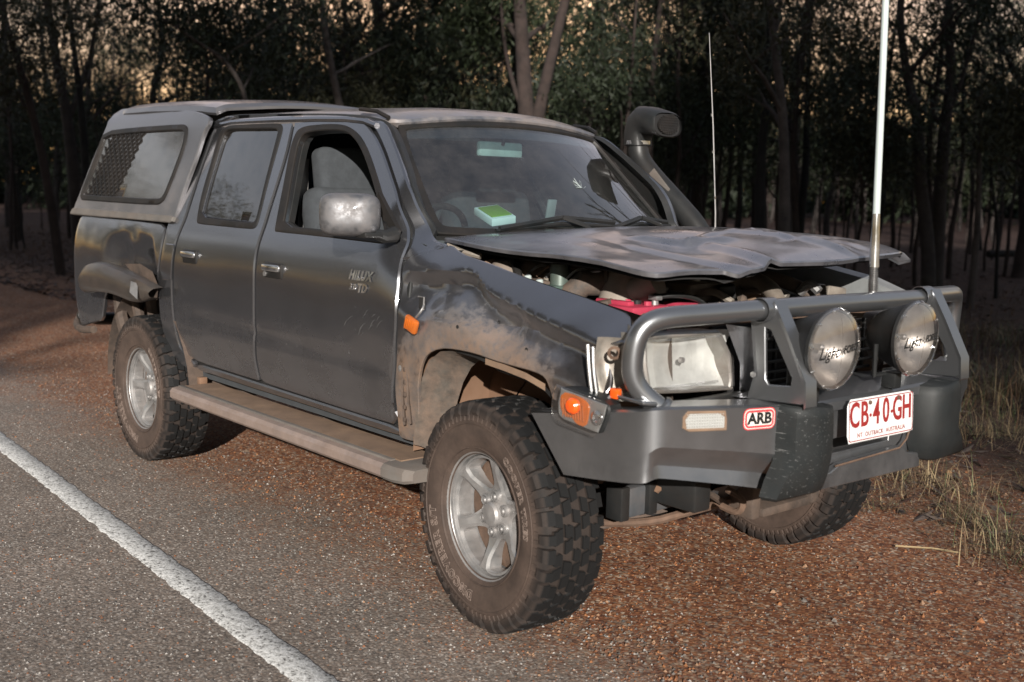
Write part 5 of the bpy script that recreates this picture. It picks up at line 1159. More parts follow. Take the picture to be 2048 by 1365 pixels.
def rim_parts():
    T = basis((0,0,0),(0,-1,0),(0,0,1))     # local Z points outwards
    out = {}
    b = MB().lathe([(.208,.108),(.213,.112),(.216,.104),(.212,.096),(.203,.092),(.196,.06),(.190,.0),(.186,-.08),(.20,-.10)], T, 72); out['rim_barrel'] = (b, 'alloy')
    # dished face with six windows
    mb = MB()
    hp = lambda r: interp(r, [0,.05,.075,.11,.15,.185,.20], [.062,.062,.054,.062,.078,.086,.086])
    holes = []
    for k in range(6):
        c = 2*PI*k/6+PI/6+.0; L = []
        for r, w_ in ((.090,-.17),(.120,-.34),(.155,-.40),(.184,-.385),(.1885,-.2),(.189,0),(.1885,.2),(.184,.385),(.155,.40),(.120,.34),(.090,.17),(.084,0)): L.append((r*math.cos(c+w_), r*math.sin(c+w_)))
        holes.append(L)
    circ = [(.199*math.cos(2*PI*i/72), .199*math.sin(2*PI*i/72)) for i in range(72)]
    panel(mb, circ, holes, lambda u, v: tuple(T @ Vector((u, v, hp(math.hypot(u, v))-.004*math.cos(6*math.atan2(v,u)-PI)*0))), .012, .055, .010, smoothit=0, nrm=lambda u, v: Vector((0,-1,0)), bstep=.008)
    out['rim_face'] = (mb, 'alloy')
    out['brake_disc'] = (MB().lathe([(.0001,.026),(.150,.026),(.186,.018),(.186,.0),(.0001,-.02)], T, 48), 'brown')
    out['centre_cap'] = (MB().lathe([(.044,.060),(.043,.074),(.036,.082),(.0001,.085)], T, 30), 'alloy')
    nuts = []
    for k in range(6):
        a_ = 2*PI*k/6; c = T @ Vector((.062*math.cos(a_), .062*math.sin(a_), .0))
        B_ = T.copy(); B_.translation = c
        nuts.append(MB().lathe([(.021,.050),(.0205,.066),(.0165,.068),(.013,.056),(.0112,.056),(.0108,.068),(.007,.072),(.0001,.073)], B_, 12))
    return out, nuts
rparts, nuts = rim_parts()
def sidewall_text():
    mb = MB(); r0 = .268
    def arc(s, r, a_c, size, sp_, off, inward=False):
        def fn(co):
            rr_ = r+co.y; th = a_c-co.x/r
            return (rr_*math.cos(th), -.1345-(.0018 if co.z > 0 else -.002)-0*co.z, rr_*math.sin(th))
        text_mb(mb, s, size, None, .001, off, .0, fn, sp_)
    return mb, arc
def outline_text(s, r, a_c, size, sp_):
    """raised outline letters bent round the sidewall"""
    cu = bpy.data.curves.new('t', 'FONT'); cu.body = s; cu.size = size; cu.space_character = sp_; cu.align_x = 'CENTER'; cu.align_y = 'CENTER'; cu.fill_mode = 'NONE'; cu.bevel_depth = .0011; cu.bevel_resolution = 0; cu.resolution_u = 2; cu.offset = .0016
    o = bpy.data.objects.new('t', cu); C.objects.link(o)
    dg = bpy.context.evaluated_depsgraph_get(); me = bpy.data.meshes.new_from_object(o.evaluated_get(dg))
    mb = MB(); vs = []
    for v in me.vertices:
        rr_ = r+v.co.y; th = a_c-v.co.x/r
        h = interp(rr_, [.235,.262,.285,.312],[.122,.131,.1345,.133])
        vs.append((rr_*math.cos(th), -h-.0006-v.co.z, rr_*math.sin(th)))
    mb.add(vs, [tuple(p.vertices) for p in me.polygons]); bpy.data.objects.remove(o); bpy.data.curves.remove(cu); bpy.data.meshes.remove(me); return mb
L1 = outline_text('DISCOVERER S/T', .272, math.radians(226), .043, 1.22)
L2 = outline_text('COOPER TIRES', .272, math.radians(28), .036, 1.15)
made = {}
def wheel(x, y, steer, side, spin, lbl, camber=0.):
    w_ = bpy.data.objects.new('wheel', None); C.objects.link(w_); w_.parent = truck; w_['label'] = lbl
    w_.location = (x, y, .374); w_.rotation_euler = (camber, 0, steer+(PI if side > 0 else 0))
    def sub(nm, mb, m, rot=True, sm=35):
        if nm not in made: o = build(nm, mb, M[m], w_, None, smooth=sm); made[nm] = o.data
        else: o = link(nm.split('|')[0], made[nm], w_)
        o.name = nm.split('|')[0]
        if rot: o.rotation_euler = (0, spin, 0)
        return o
    sub('tyre', tm, 'tyre', False, 25)
    for nm, (mb, m) in rparts.items(): sub(nm, mb, m, True, 30)
    for k, nb in enumerate(nuts): sub('wheel_nut|%d' % k, nb, 'steel')
    sub('tyre_lettering', L1, 'letter', False); sub('tyre_lettering|b', L2, 'letter', False)
wheel(0, -.748, -.085, -1, .12, 'front wheel nearest the camera')
wheel(-2.85, -.748, 0, -1, .5, 'rear wheel on the road side')
wheel(0, .748, -.085, 1, .9, 'front wheel on the far side')
wheel(-2.85, .748, 0, 1, .2, 'rear wheel on the far side')
# ---------------------------------------------------------------- inside the cab
for y in (-.38,.38):
    st = bpy.data.objects.new('front_seat', None); C.objects.link(st); st.parent = truck
    P('seat_cushion', MB().rbox((-1.18,y,.82), (.50,.48,.16), .05, seg=3), 'seat', st)
    P('seat_back', MB().rbox((-1.50,y,1.13), (.16,.50,.62), .06, Matrix.Rotation(-.20,4,'Y'), seg=3), 'seat', st)
    P('headrest', MB().rbox((-1.575,y,1.50), (.11,.36,.22), .035, Matrix.Rotation(-.15,4,'Y'), seg=3), 'seat', st)
P('rear_seat', MB().rbox((-2.36,0,1.10), (.16,1.2,.55), .06, Matrix.Rotation(-.2,4,'Y'), seg=3), 'seat')
ds = MB(); vs = []
for i in range(13):
    y = -.74+1.48*i/12; b_ = .08*(1-(y/.74)**2)
    vs += [(-.50+b_, y, 1.235), (-.62+b_*.6, y, 1.262), (-.74, y, 1.262+(.03*math.exp(-((y+.38)/.2)**2))), (-.84, y, 1.225), (-.86, y, 1.0), (-.70, y, .80)]
ds.add(vs, [(6*i+j, 6*i+6+j, 6*i+7+j, 6*i+j+1) for i in range(12) for j in range(5)]); P('dashboard', ds, 'dash', smooth=50)
sw = bpy.data.objects.new('steering_wheel', None); C.objects.link(sw); sw.parent = truck
Bs = basis((-.99,-.38,1.21), (-.86,0,.51))
P('wheel_rim', MB().tube([Bs @ Vector((.185*math.cos(2*PI*k/32), .185*math.sin(2*PI*k/32), 0)) for k in range(33)], .014, 8, cap=False), 'rubber', sw)
P('wheel_hub', MB().lathe([(.0001,.03),(.06,.02),(.07,-.02)], Bs, 20), 'interior', sw)
for a_ in (0, 2.3, 4.0): P('wheel_spoke', MB().tube([Bs @ Vector((0,0,0)), Bs @ Vector((.18*math.cos(a_), .18*math.sin(a_), 0))], .012, 6), 'interior', sw)
P('steering_column', MB().tube([(-.99,-.38,1.20),(-.78,-.38,1.10)], .03, 10), 'interior')
P('rear_view_mirror', MB().rbox((-.965,-.02,1.610), (.03,.24,.065), .012), mat('pale_mirror', (.34,.46,.44), .5))
P('mirror_stem', MB().tube([(-.945,-.02,1.63),(-.925,-.02,1.69)], .008, 6), 'plastic')
P('sun_visor', MB().rbox((-1.03,-.30,1.655), (.12,.36,.015), .006, Matrix.Rotation(.2,4,'Y')), 'seat')
P('centre_console_radio', MB().rbox((-.86,.02,1.12), (.04,.18,.10), .006), 'interior')
P('pillar_card', MB().rbox((-.72,.06,1.35), (.012,.045,.11), .003, Matrix.Rotation(.2,4,'Y')), mat('dim_card', (.22,.26,.26), .7))
P('seat_belt', MB().add([(-1.66,-.585,1.56),(-1.66,-.545,1.56),(-1.60,-.60,1.1),(-1.60,-.65,1.1)], [(0,1,2,3)]), 'steel', smooth=0)
P('storage_bag', MB().rbox((-2.2,-.30,1.46), (.14,.20,.13), .03), 'blue')
bk = bpy.data.objects.new('book', None); C.objects.link(bk); bk.location = (-.68,-.275,1.338); bk.rotation_euler = (Matrix.Rotation(math.radians(17),3,Vector((.65,.75,0))) @ Matrix.Rotation(-1.80,3,'Z')).to_euler()
tag(bk, 'thick green covered book with white page edges lying on the dashboard behind the windscreen', 'book')
P('page_block', MB().rbox((0,0,0), (.105,.165,.030), .003), 'paper', bk); P('book_cover', MB().rbox((0,.0,.0175), (.088,.128,.004), .0015), 'green', bk)
# ---------------------------------------------------------------- ground, road, line
def groundmat(name, road):
    m = bpy.data.materials.new(name); m.use_nodes = True; nt = m.node_tree; p = nt.nodes['Principled BSDF']
    tc = nt.nodes.new('ShaderNodeTexCoord'); tc.name = 'TC'; sx = nt.nodes.new('ShaderNodeSeparateXYZ'); nt.links.new(tc.outputs['Object'], sx.inputs[0])
    X, Y = sx.outputs[0], sx.outputs[1]
    big = tex(nt, 'Noise', .9, 6, rough=.65); med = tex(nt, 'Noise', 6, 6, rough=.7); fine = tex(nt, 'Noise', 70, 4)
    v1 = tex(nt, 'Voronoi', 120); v2 = tex(nt, 'Voronoi', 75); v3 = tex(nt, 'Voronoi', 28)
    def chan(v): 
        s = nt.nodes.new('ShaderNodeSeparateColor'); nt.links.new(v.outputs['Color'], s.inputs[0]); return s.outputs[0]
    asp = ramp(nt, chan(v1), [(0,(.13,.112,.10)),(.2,(.20,.172,.148)),(.4,(.25,.212,.18)),(.55,(.22,.19,.168)),(.7,(.29,.228,.185)),(.85,(.33,.29,.255)),(1,(.52,.47,.42))])
    gap = ramp(nt, v1.outputs['Distance'], [(.25,(1,1,1)),(.8,(.66,.63,.61))]); asp = mixc(nt, 1.0, asp, asp)
    mm = nt.nodes.new('ShaderNodeMix'); mm.data_type = 'RGBA'; mm.blend_type = 'MULTIPLY'; mm.inputs[0].default_value = 1; nt.links.new(asp, mm.inputs[6]); nt.links.new(gap, mm.inputs[7]); asp = mm.outputs[2]
    red = ramp(nt, chan(v2), [(0,(.10,.045,.03)),(.2,(.20,.075,.036)),(.4,(.31,.135,.060)),(.55,(.24,.10,.055)),(.68,(.36,.18,.09)),(.8,(.24,.18,.14)),(.92,(.36,.25,.17)),(1,(.58,.45,.34))])
    gap2 = ramp(nt, v2.outputs['Distance'], [(.2,(1,1,1)),(.85,(.52,.48,.46))])
    mm = nt.nodes.new('ShaderNodeMix'); mm.data_type = 'RGBA'; mm.blend_type = 'MULTIPLY'; mm.inputs[0].default_value = 1; nt.links.new(red, mm.inputs[6]); nt.links.new(gap2, mm.inputs[7]); red = mm.outputs[2]
    lit = ramp(nt, med.outputs[0], [(.3,(.016,.010,.008)),(.5,(.042,.021,.015)),(.7,(.075,.037,.025))])
    # across the verge: sealed chip shoulder -> loose red gravel -> leaf litter
    wob = mth(nt, 'MULTIPLY_ADD', big.outputs[0], 1.3, -.65); wob = mth(nt, 'ADD', wob, mth(nt, 'MULTIPLY_ADD', fine.outputs[0], 1.6, -.8)); wob = mth(nt, 'ADD', wob, mth(nt, 'MULTIPLY_ADD', med.outputs[0], .9, -.45))
    yy = mth(nt, 'ADD', Y, wob)
    def mr(v, a, b):
        n = nt.nodes.new('ShaderNodeMapRange'); n.interpolation_type = 'SMOOTHSTEP'; nt.links.new(v, n.inputs[0]); n.inputs[1].default_value = a; n.inputs[2].default_value = b; return n.outputs[0]
    g1 = mr(yy, -1.15, -.25); far = mr(yy, 1.7, 3.6)
    c = mixc(nt, g1, asp, red); c = mixc(nt, far, c, lit)
    nb = mr(yy, -7.6, -7.1); nb2 = mr(yy, -9.5, -8.2)
    c = mixc(nt, mth(nt, 'SUBTRACT', 1, nb), c, red); c = mixc(nt, mth(nt, 'SUBTRACT', 1, nb2), c, lit)
    br = ramp(nt, big.outputs[0], [(.3,(.75,.74,.73)),(.7,(1.15,1.12,1.1))])
    mm = nt.nodes.new('ShaderNodeMix'); mm.data_type = 'RGBA'; mm.blend_type = 'MULTIPLY'; mm.inputs[0].default_value = 1; nt.links.new(c, mm.inputs[6]); nt.links.new(br, mm.inputs[7])
    nt.links.new(mm.outputs[2], p.inputs['Base Color']); p.inputs['Roughness'].default_value = .9; p.inputs['Specular IOR Level'].default_value = .25
    h = mth(nt, 'ADD', mth(nt, 'MULTIPLY', v1.outputs['Distance'], -.5), mth(nt, 'MULTIPLY', v2.outputs['Distance'], -.6))
    h = mth(nt, 'ADD', h, mth(nt, 'MULTIPLY', med.outputs[0], 1.2)); nt.links.new(bump(nt, h, .55, .005), p.inputs['Normal'])
    return m
GM = groundmat('chip_seal_and_gravel', 0)
def gz(x, y):
    return 1.0*sstep(38, 120, math.hypot(x-2.7, y+3))*sstep(3, 30, y)+.025*noise.noise(Vector((x*.35, y*.35, 0)))*sstep(1.2, 3, y)+(.0 if y < 4 else .35*noise.noise(Vector((x*.06, y*.06, 5))))*sstep(4, 14, abs(y))-.06*sstep(2.2,4.5,y)
def grid(xs, ys, f, nm, m, kind='structure'):
    mb = MB(); ny = len(ys); mb.add([(x, y, f(x, y)) for x in xs for y in ys], [(i*ny+j, (i+1)*ny+j, (i+1)*ny+j+1, i*ny+j+1) for i in range(len(xs)-1) for j in range(ny-1)])
    o = build(nm, mb, m, None, smooth=180, recalc=False); o['kind'] = kind; return o
def spread(a, b, n, p=2.2): return [math.copysign(abs(t)**p, t)*(b if t > 0 else -a) for t in [-1+2*i/n for i in range(n+1)]]
xs_ = sorted(set([round(v, 3) for v in spread(-260, 260, 90)])); ys_ = sorted(set([round(v, 3) for v in spread(-260, 260, 130)]))
grid(xs_, ys_, lambda x, y: gz(x, y)-(.004 if -8.2 < y < -.55 else 0), 'ground', GM)
grid(xs_, [-8.0,-6,-4,-2,-1.2,-.7], lambda x, y: .0, 'road', GM)
# painted edge line (worn, thick thermoplastic with broken edges)
lm = bpy.data.materials.new('road_line_paint'); lm.use_nodes = True; nt = lm.node_tree; p = nt.nodes['Principled BSDF']
n = tex(nt, 'Noise', 55, 6, rough=.75); v = tex(nt, 'Voronoi', 120)
h = mth(nt, 'ADD', n.outputs[0], mth(nt, 'MULTIPLY', v.outputs['Distance'], -.22))
nt.links.new(ramp(nt, h, [(.26,(.10,.095,.09)),(.33,(.42,.41,.39)),(.48,(.66,.65,.63)),(.8,(.80,.79,.77))]), p.inputs['Base Color']); p.inputs['Roughness'].default_value = .7
nt.links.new(bump(nt, h, .8, .006), p.inputs['Normal'])
A, B_ = Vector((.08,-1.445,0)), Vector((-3.98,-1.275,0)); d = (B_-A).normalized(); nn = Vector((d.y,-d.x,0)); nn = nn if nn.y < 0 else -nn
mb = MB(); rr = random.Random(2); vs = []
K = 900
for k in range(K+1):
    t = -4+(26*k/K if k < 700 else 26*700/K+(k-700)*.35); q = A+d*t
    e0 = rr.uniform(-.005,.005)+.004*noise.noise(Vector((t*9,0,0))); e1 = rr.uniform(-.005,.005)+.004*noise.noise(Vector((t*9,5,0)))
    for o_, z in ((e0+.000, .0008), (e0+.004, .0045), (.055, .0052), (e1+.108, .0045), (e1+.112, .0008)): vs.append(tuple(q+nn*o_+Vector((0,0,z))))
mb.add(vs, [(5*i+j, 5*i+5+j, 5*i+6+j, 5*i+j+1) for i in range(K) for j in range(4)])
lo = build('road_edge_line', mb, lm, None, smooth=60, recalc=True); lo['kind'] = 'structure'
# ---------------------------------------------------------------- loose stones (real chips standing on the seal and the gravel)
def scatter(name, n, region, size, cols, seed, dens=None):
    rr = np.random.default_rng(seed); base = np.array([(1,0,0),(.3,.95,0),(-.8,.6,0),(-.8,-.6,0),(.3,-.95,0),(.1,.05,.75),(-.3,0,.6)], float)
    fs0 = [(0,1,5),(1,2,6),(1,6,5),(2,3,6),(3,4,6),(4,0,5),(4,5,6)]
    V = []; Fc = []; ci = []; k = 0; tries = 0
    while k < n and tries < n*8:
        tries += 1; x, y = region(rr)
        if dens and rr.random() > dens(x, y): continue
        s = size(rr); a = rr.random()*6.28; ca, sa = math.cos(a), math.sin(a)
        b = base*(s*np.array([1, rr.uniform(.6,1), rr.uniform(.5,.95)]))+rr.normal(0, s*.10, base.shape); b[:5,2] = -s*.25
        z = gz(x, y) if y > -.62 else 0
        V.append(np.stack([x+b[:,0]*ca-b[:,1]*sa, y+b[:,0]*sa+b[:,1]*ca, z+b[:,2]+s*.05], 1)); Fc += [tuple(7*k+i for i in f) for f in fs0]; ci += [int(rr.integers(len(cols)))]*len(fs0); k += 1
    me = bpy.data.meshes.new(name); me.from_pydata(np.concatenate(V).tolist(), [], Fc); me.update()
    for c in cols: me.materials.append(c)
    me.polygons.foreach_set('material_index', ci)
    o = link(name, me); o['kind'] = 'stuff'; return o
gc = [mat('chip_%s' % n_, c, .85, var=.2, vs=200) for n_, c in (('grey',(.20,.19,.175)),('pale',(.40,.37,.34)),('dark',(.06,.055,.052)))]
rc_ = [mat('gravel_%s' % n_, c, .9, var=.25, vs=150) for n_, c in (('orange',(.34,.14,.055)),('brown',(.16,.07,.038)),('tan',(.34,.20,.12)),('grey',(.19,.165,.145)),('rust',(.24,.095,.042)))]
def reg(rr):   # wedge in front of the truck, denser near the viewer's side of the verge
    d_ = 1.6+rr.random()**1.5*9; a = 2.43477+rr.uniform(-.50,.50); return 2.6811+d_*math.cos(a), -3.0413+d_*math.sin(a)
def dred(x, y):
    return sstep(-1.5, -.1, y)*(1-sstep(2.2, 4, y))
online = lambda x, y: abs((Vector((x, y, 0))-A).dot(nn)-.056) < .075
scatter('loose_gravel', 30000, reg, lambda r: .0028+.0055*r.random()**2.4, rc_, 1, lambda x, y: dred(x, y)+.02)
scatter('seal_chips', 17000, reg, lambda r: .003+.004*r.random()**2, gc+[rc_[4]], 2, lambda x, y: 0 if online(x, y) else (1-sstep(-1.2, .3, y))*.9+.04)
scatter('loose_stones', 520, reg, lambda r: .008+.014*r.random()**2, rc_, 3, lambda x, y: sstep(-.3,.8,y)*(1-sstep(2.6,5,y)))
# ---------------------------------------------------------------- dry grass, litter
def blades(name, n, place, h, cols, seed, w0=.0035, lean=.5):
    rr = random.Random(seed); V = []; Fc = []; ci = []
    k = 0
    for _ in range(n):
        x, y, hs = place(rr); L = h(rr)*hs; a = rr.uniform(0, 2*PI); l = rr.uniform(.05, lean)**.8*L*1.2; z = gz(x, y)-.01; w_ = w0*rr.uniform(.6,1.3)
        ca, sa = math.cos(a), math.sin(a); wx, wy = -sa*w_, ca*w_; b = len(V)
        for t in (0, .4, .75, 1):
            q = t*t; dz = L*(t-.28*q*l/L*1.5)*(1-.25*t); ww = 1-t*.9
            V += [(x+ca*l*q+wx*ww, y+sa*l*q+wy*ww, z+dz), (x+ca*l*q-wx*ww, y+sa*l*q-wy*ww, z+dz)]
        Fc += [(b,b+1,b+3,b+2),(b+2,b+3,b+5,b+4),(b+4,b+5,b+7,b+6)]; c = rr.randrange(len(cols)); ci += [c]*3
    me = bpy.data.meshes.new(name); me.from_pydata(V, [], Fc); me.update()
    for c in cols: me.materials.append(c)
    me.polygons.foreach_set('material_index', ci); o = link(name, me); o['kind'] = 'stuff'; return o
gcols = [mat('straw', (.30,.22,.12), .8, var=.2, vs=3), mat('brown_straw', (.14,.08,.04), .85, var=.2, vs=3), mat('green_blade', (.10,.12,.045), .7, var=.2, vs=3), mat('dead_blade', (.075,.045,.03), .9, var=.2, vs=3)]
tuft = []
rr = random.Random(8)
for _ in range(230):
    x = rr.uniform(-4.5, 3.4); y = 1.25+rr.random()**1.3*4.0+max(0, -(x)*.12)
    tuft.append((x, y, rr.uniform(.5,1.25)*(1 if y > 2.2 else .7)))
tuft += [(.80,1.22,.9),(.70,1.38,1.0),(.55,1.55,.9),(.98,1.3,1.0),(.9,1.5,1.2),(-.05,1.85,1.1),(.1,2.0,1.2),(-.2,2.1,1.),(.3,1.75,.9)]
def pl1(r):
    x, y, s = r.choice(tuft); return x+r.gauss(0,.07), y+r.gauss(0,.07), s
blades('dry_grass', 16000, pl1, lambda r: r.uniform(.10,.40), gcols+[gcols[0],gcols[3]], 3, .0022, 2.0)
def pl2(r):
    x = r.uniform(-6.5,2.5); y = r.uniform(4.2,9.5); return x, y, (.35+1.1*max(0, noise.noise(Vector((x*.7, y*.7, 2)))+.25))
blades('tall_grass', 15000, pl2, lambda r: r.uniform(.25,.62), [gcols[0],gcols[1],gcols[3],gcols[2],gcols[1]], 5, .0045, 1.1)
def pl3(r):
    x = r.uniform(-40,-4); y = r.uniform(2.5,16); return x, y, 1
blades('sparse_grass', 9000, pl3, lambda r: r.uniform(.08,.35), [gcols[1],gcols[3]], 6, .006, .8)
# leaf litter and twigs
def litter(name, n, seed, cols, region, size):
    rr = random.Random(seed); V = []; Fc = []; ci = []
    for _ in range(n):
        x, y = region(rr); s = size(rr); a = rr.uniform(0,6.28); z = gz(x, y)+rr.uniform(.002,.02); b = len(V)
        u = Vector((math.cos(a), math.sin(a), rr.uniform(-.3,.3)))*s; v = Vector((-math.sin(a), math.cos(a), rr.uniform(-.5,.5)))*s*.28; c = Vector((x,y,z))
        V += [tuple(c-u), tuple(c-v), tuple(c+u+Vector((0,0,s*.2))), tuple(c+v)]; Fc.append((b,b+1,b+2,b+3)); ci.append(rr.randrange(len(cols)))
    me = bpy.data.meshes.new(name); me.from_pydata(V, [], Fc); me.update()
    for c in cols: me.materials.append(c)
    me.polygons.foreach_set('material_index', ci); o = link(name, me); o['kind'] = 'stuff'; return o
lcols = [mat('leaf_brown', (.10,.05,.03), .8), mat('leaf_grey', (.11,.08,.065), .8), mat('leaf_dark', (.035,.02,.015), .9), mat('leaf_red', (.055,.02,.011), .8)]
litter('leaf_litter', 26000, 4, lcols, lambda r: (r.uniform(-34, 6), 1.5+r.random()**1.6*26), lambda r: r.uniform(.03,.09))
st = MB().tube([(.40,1.02,.012),(.52,1.10,.018),(.60,1.16,.010)], .004, 5); o = build('straw_stalk', st, gcols[0]); tag(o, 'single pale straw stalk lying on the gravel beside the grass', 'stalk')
# ---------------------------------------------------------------- trees
bark = [mat('pale_bark', (.085,.068,.060), .9, var=.3, vs=6, bumps=.5, bs=20), mat('grey_bark', (.045,.035,.031), .9, var=.3, vs=6, bumps=.5, bs=20), mat('burnt_bark', (.016,.014,.013), .95, var=.3, vs=6), mat('brown_bark', (.038,.025,.021), .95, var=.3, vs=6)]
def leafmat(name, c):
    m = bpy.data.materials.new(name); m.use_nodes = True; nt = m.node_tree; p = nt.nodes['Principled BSDF']
    n = tex(nt, 'Noise', 1.4, 4); nt.links.new(ramp(nt, n.outputs[0], [(.3, tuple(x*.55 for x in c)), (.7, c)]), p.inputs['Base Color']); p.inputs['Roughness'].default_value = .6; p.inputs['Specular IOR Level'].default_value = .3
    return m
leafm = [leafmat('gum_leaves', (.034,.046,.020)), leafmat('olive_leaves', (.040,.040,.018)), leafmat('dark_leaves', (.022,.030,.015))]
def limb(mb, p, d_, L, r0, r1, rr, n=7, wob=.25, segs=6):
    pts = [Vector(p)]; dd = Vector(d_).normalized(); rs = [r0]
    for k in range(segs):
        dd = (dd+Vector((rr.gauss(0,wob), rr.gauss(0,wob), rr.gauss(0,wob*.5)+.03))*.45).normalized()
        pts.append(pts[-1]+dd*L/segs); rs.append(r0+(r1-r0)*(k+1)/segs)
    mb.tube(pts, r0, n, rs=rs); return pts, dd
def crown_mesh(name, centres, nl, size, seed, m):
    rr = np.random.default_rng(seed); V = []; k = 0
    cs_ = np.array([c[0] for c in centres]); rad = np.array([c[1] for c in centres]); wts = rad**2; wts = wts/wts.sum()
    idx = rr.choice(len(cs_), nl, p=wts)
    # sprays: leaves hang in small bunches, leaving gaps
    nb = max(1, nl//9); bi = rr.choice(len(cs_), nb, p=wts); v = rr.normal(size=(nb,3)); v /= np.linalg.norm(v,axis=1)[:,None]
    bc = cs_[bi]+v*(rad[bi]*rr.random(nb)**.45)[:,None]*np.array([1,1,.8])
    pick = rr.integers(nb, size=nl); c = bc[pick]+rr.normal(0, size*1.9, (nl,3))
    d1 = rr.normal(size=(nl,3)); d1[:,2] -= 1.0; d1 /= np.linalg.norm(d1,axis=1)[:,None]; d2 = np.cross(d1, rr.normal(size=(nl,3))); d2 /= np.linalg.norm(d2,axis=1)[:,None]
    s = size*rr.uniform(.6,1.3,nl)[:,None]; a, b = d1*s, d2*s*.24
    V = np.stack([c-a, c+b, c+a, c-b], 1).reshape(-1,3)
    me = bpy.data.meshes.new(name); me.vertices.add(len(V)); me.vertices.foreach_set('co', V.ravel().astype(np.float32))
    me.loops.add(4*nl); me.loops.foreach_set('vertex_index', np.arange(4*nl, dtype=np.int32)); me.polygons.add(nl); me.polygons.foreach_set('loop_start', np.arange(0,4*nl,4,dtype=np.int32)); me.polygons.foreach_set('loop_total', np.full(nl,4,np.int32)); me.update(); me.validate()
    me.materials.append(m); return me
def make_tree(name, label, cat, H, r0, seed, bk, lf, nl=5000, lsize=.08, low=2.2, path=None, forks=None, group=None, crown=True, spread=1.0, crad=1.1, lean=(0,0), nlimb=7, full=1.0):
    rr = random.Random(seed); root = top(name, label, cat, group=group)
    mb = MB()
    if path: 
        pts = chaikin([tuple(p) for p in path], 2, False); rs = [r0*(1-.72*i/(len(pts)-1)) for i in range(len(pts))]; rs[0] *= 1.25
        P_ = [Vector(p) for p in pts]
    else:
        P_ = [Vector((0,0,-.2))]; x = y = 0
        for k in range(1, 9): 
            x += rr.gauss(lean[0], .10)*H/9; y += rr.gauss(lean[1], .10)*H/9; P_.append(Vector((x, y, H*.82*k/8)))
        pts = chaikin([tuple(p) for p in P_], 1, False); P_ = [Vector(p) for p in pts]; rs = [r0*(1-.75*i/(len(pts)-1)) for i in range(len(pts))]; rs[0] *= 1.3
    mb.tube(P_, r0, 9, rs=rs)
    centres = [(tuple(P_[-1]), crad)]
    for f in (forks or []):
        fp = chaikin([tuple(p) for p in f[0]], 2, False); mb.tube(fp, f[1], 8, rs=[f[1]*(1-.7*i/(len(fp)-1)) for i in range(len(fp))]); centres.append((fp[-1], crad))
    for k in range(nlimb):
        t = rr.uniform(.30, .97); i = min(len(P_)-1, int(t*(len(P_)-1))); a_ = rr.uniform(0, 2*PI)
        if P_[i].z < low*.8: continue
        L = rr.uniform(.9, 2.4)*(1.15-.4*t)*H/9*spread
        q, dd = limb(mb, P_[i], (math.cos(a_), math.sin(a_), rr.uniform(.3,1.1)), L, rs[i]*.55, .012, rr, 6)
        centres.append((tuple(q[-1]), crad*rr.uniform(.6,1.1)))
        if rr.random() < .7: q2, _ = limb(mb, q[3], (math.cos(a_+1), math.sin(a_+1), .4), L*.6, rs[i]*.28, .008, rr, 5); centres.append((tuple(q2[-1]), crad*rr.uniform(.5,.9)))
    build('trunk', mb, bark[bk], root, smooth=70)
    if crown:
        link('crown', crown_mesh(name+'_crown', centres, int(nl*full), lsize, seed, leafm[lf]), root)
    return root
def ctree(src, loc, rz, sc_, label=None, group=None):
    r = src.copy(); C.objects.link(r); r.location = loc; r.rotation_euler = (0,0,rz); r.scale = (sc_,)*3
    if label: r['label'] = label
    if group: r['group'] = group
    for ch in src.children: c_ = ch.copy(); C.objects.link(c_); c_.parent = r
    return r
CX, CY, CF = 2.6811, -3.0413, 2181.04
def onray(px, dist):   # ground point along the azimuth of an image column (place only, everything else is real size)
    d_ = F+Rr*((px-1024)/CF)-Ur*((400-682.5)/CF); l = math.hypot(d_.x, d_.y); return CX+d_.x/l*dist, CY+d_.y/l*dist, d_.x/l, d_.y/l
def side(px, dist, dx): x, y, a_, b_ = onray(px, dist); return x+b_*dx, y-a_*dx     # dx metres to the right as seen
def path_on(px, dist, prof):
    """prof: (metres to the right, height); returns root location and local path"""
    x, y, a_, b_ = onray(px, dist); z = gz(x, y); return (x, y, z), [(b_*dx, -a_*dx, h) for dx, h in prof]
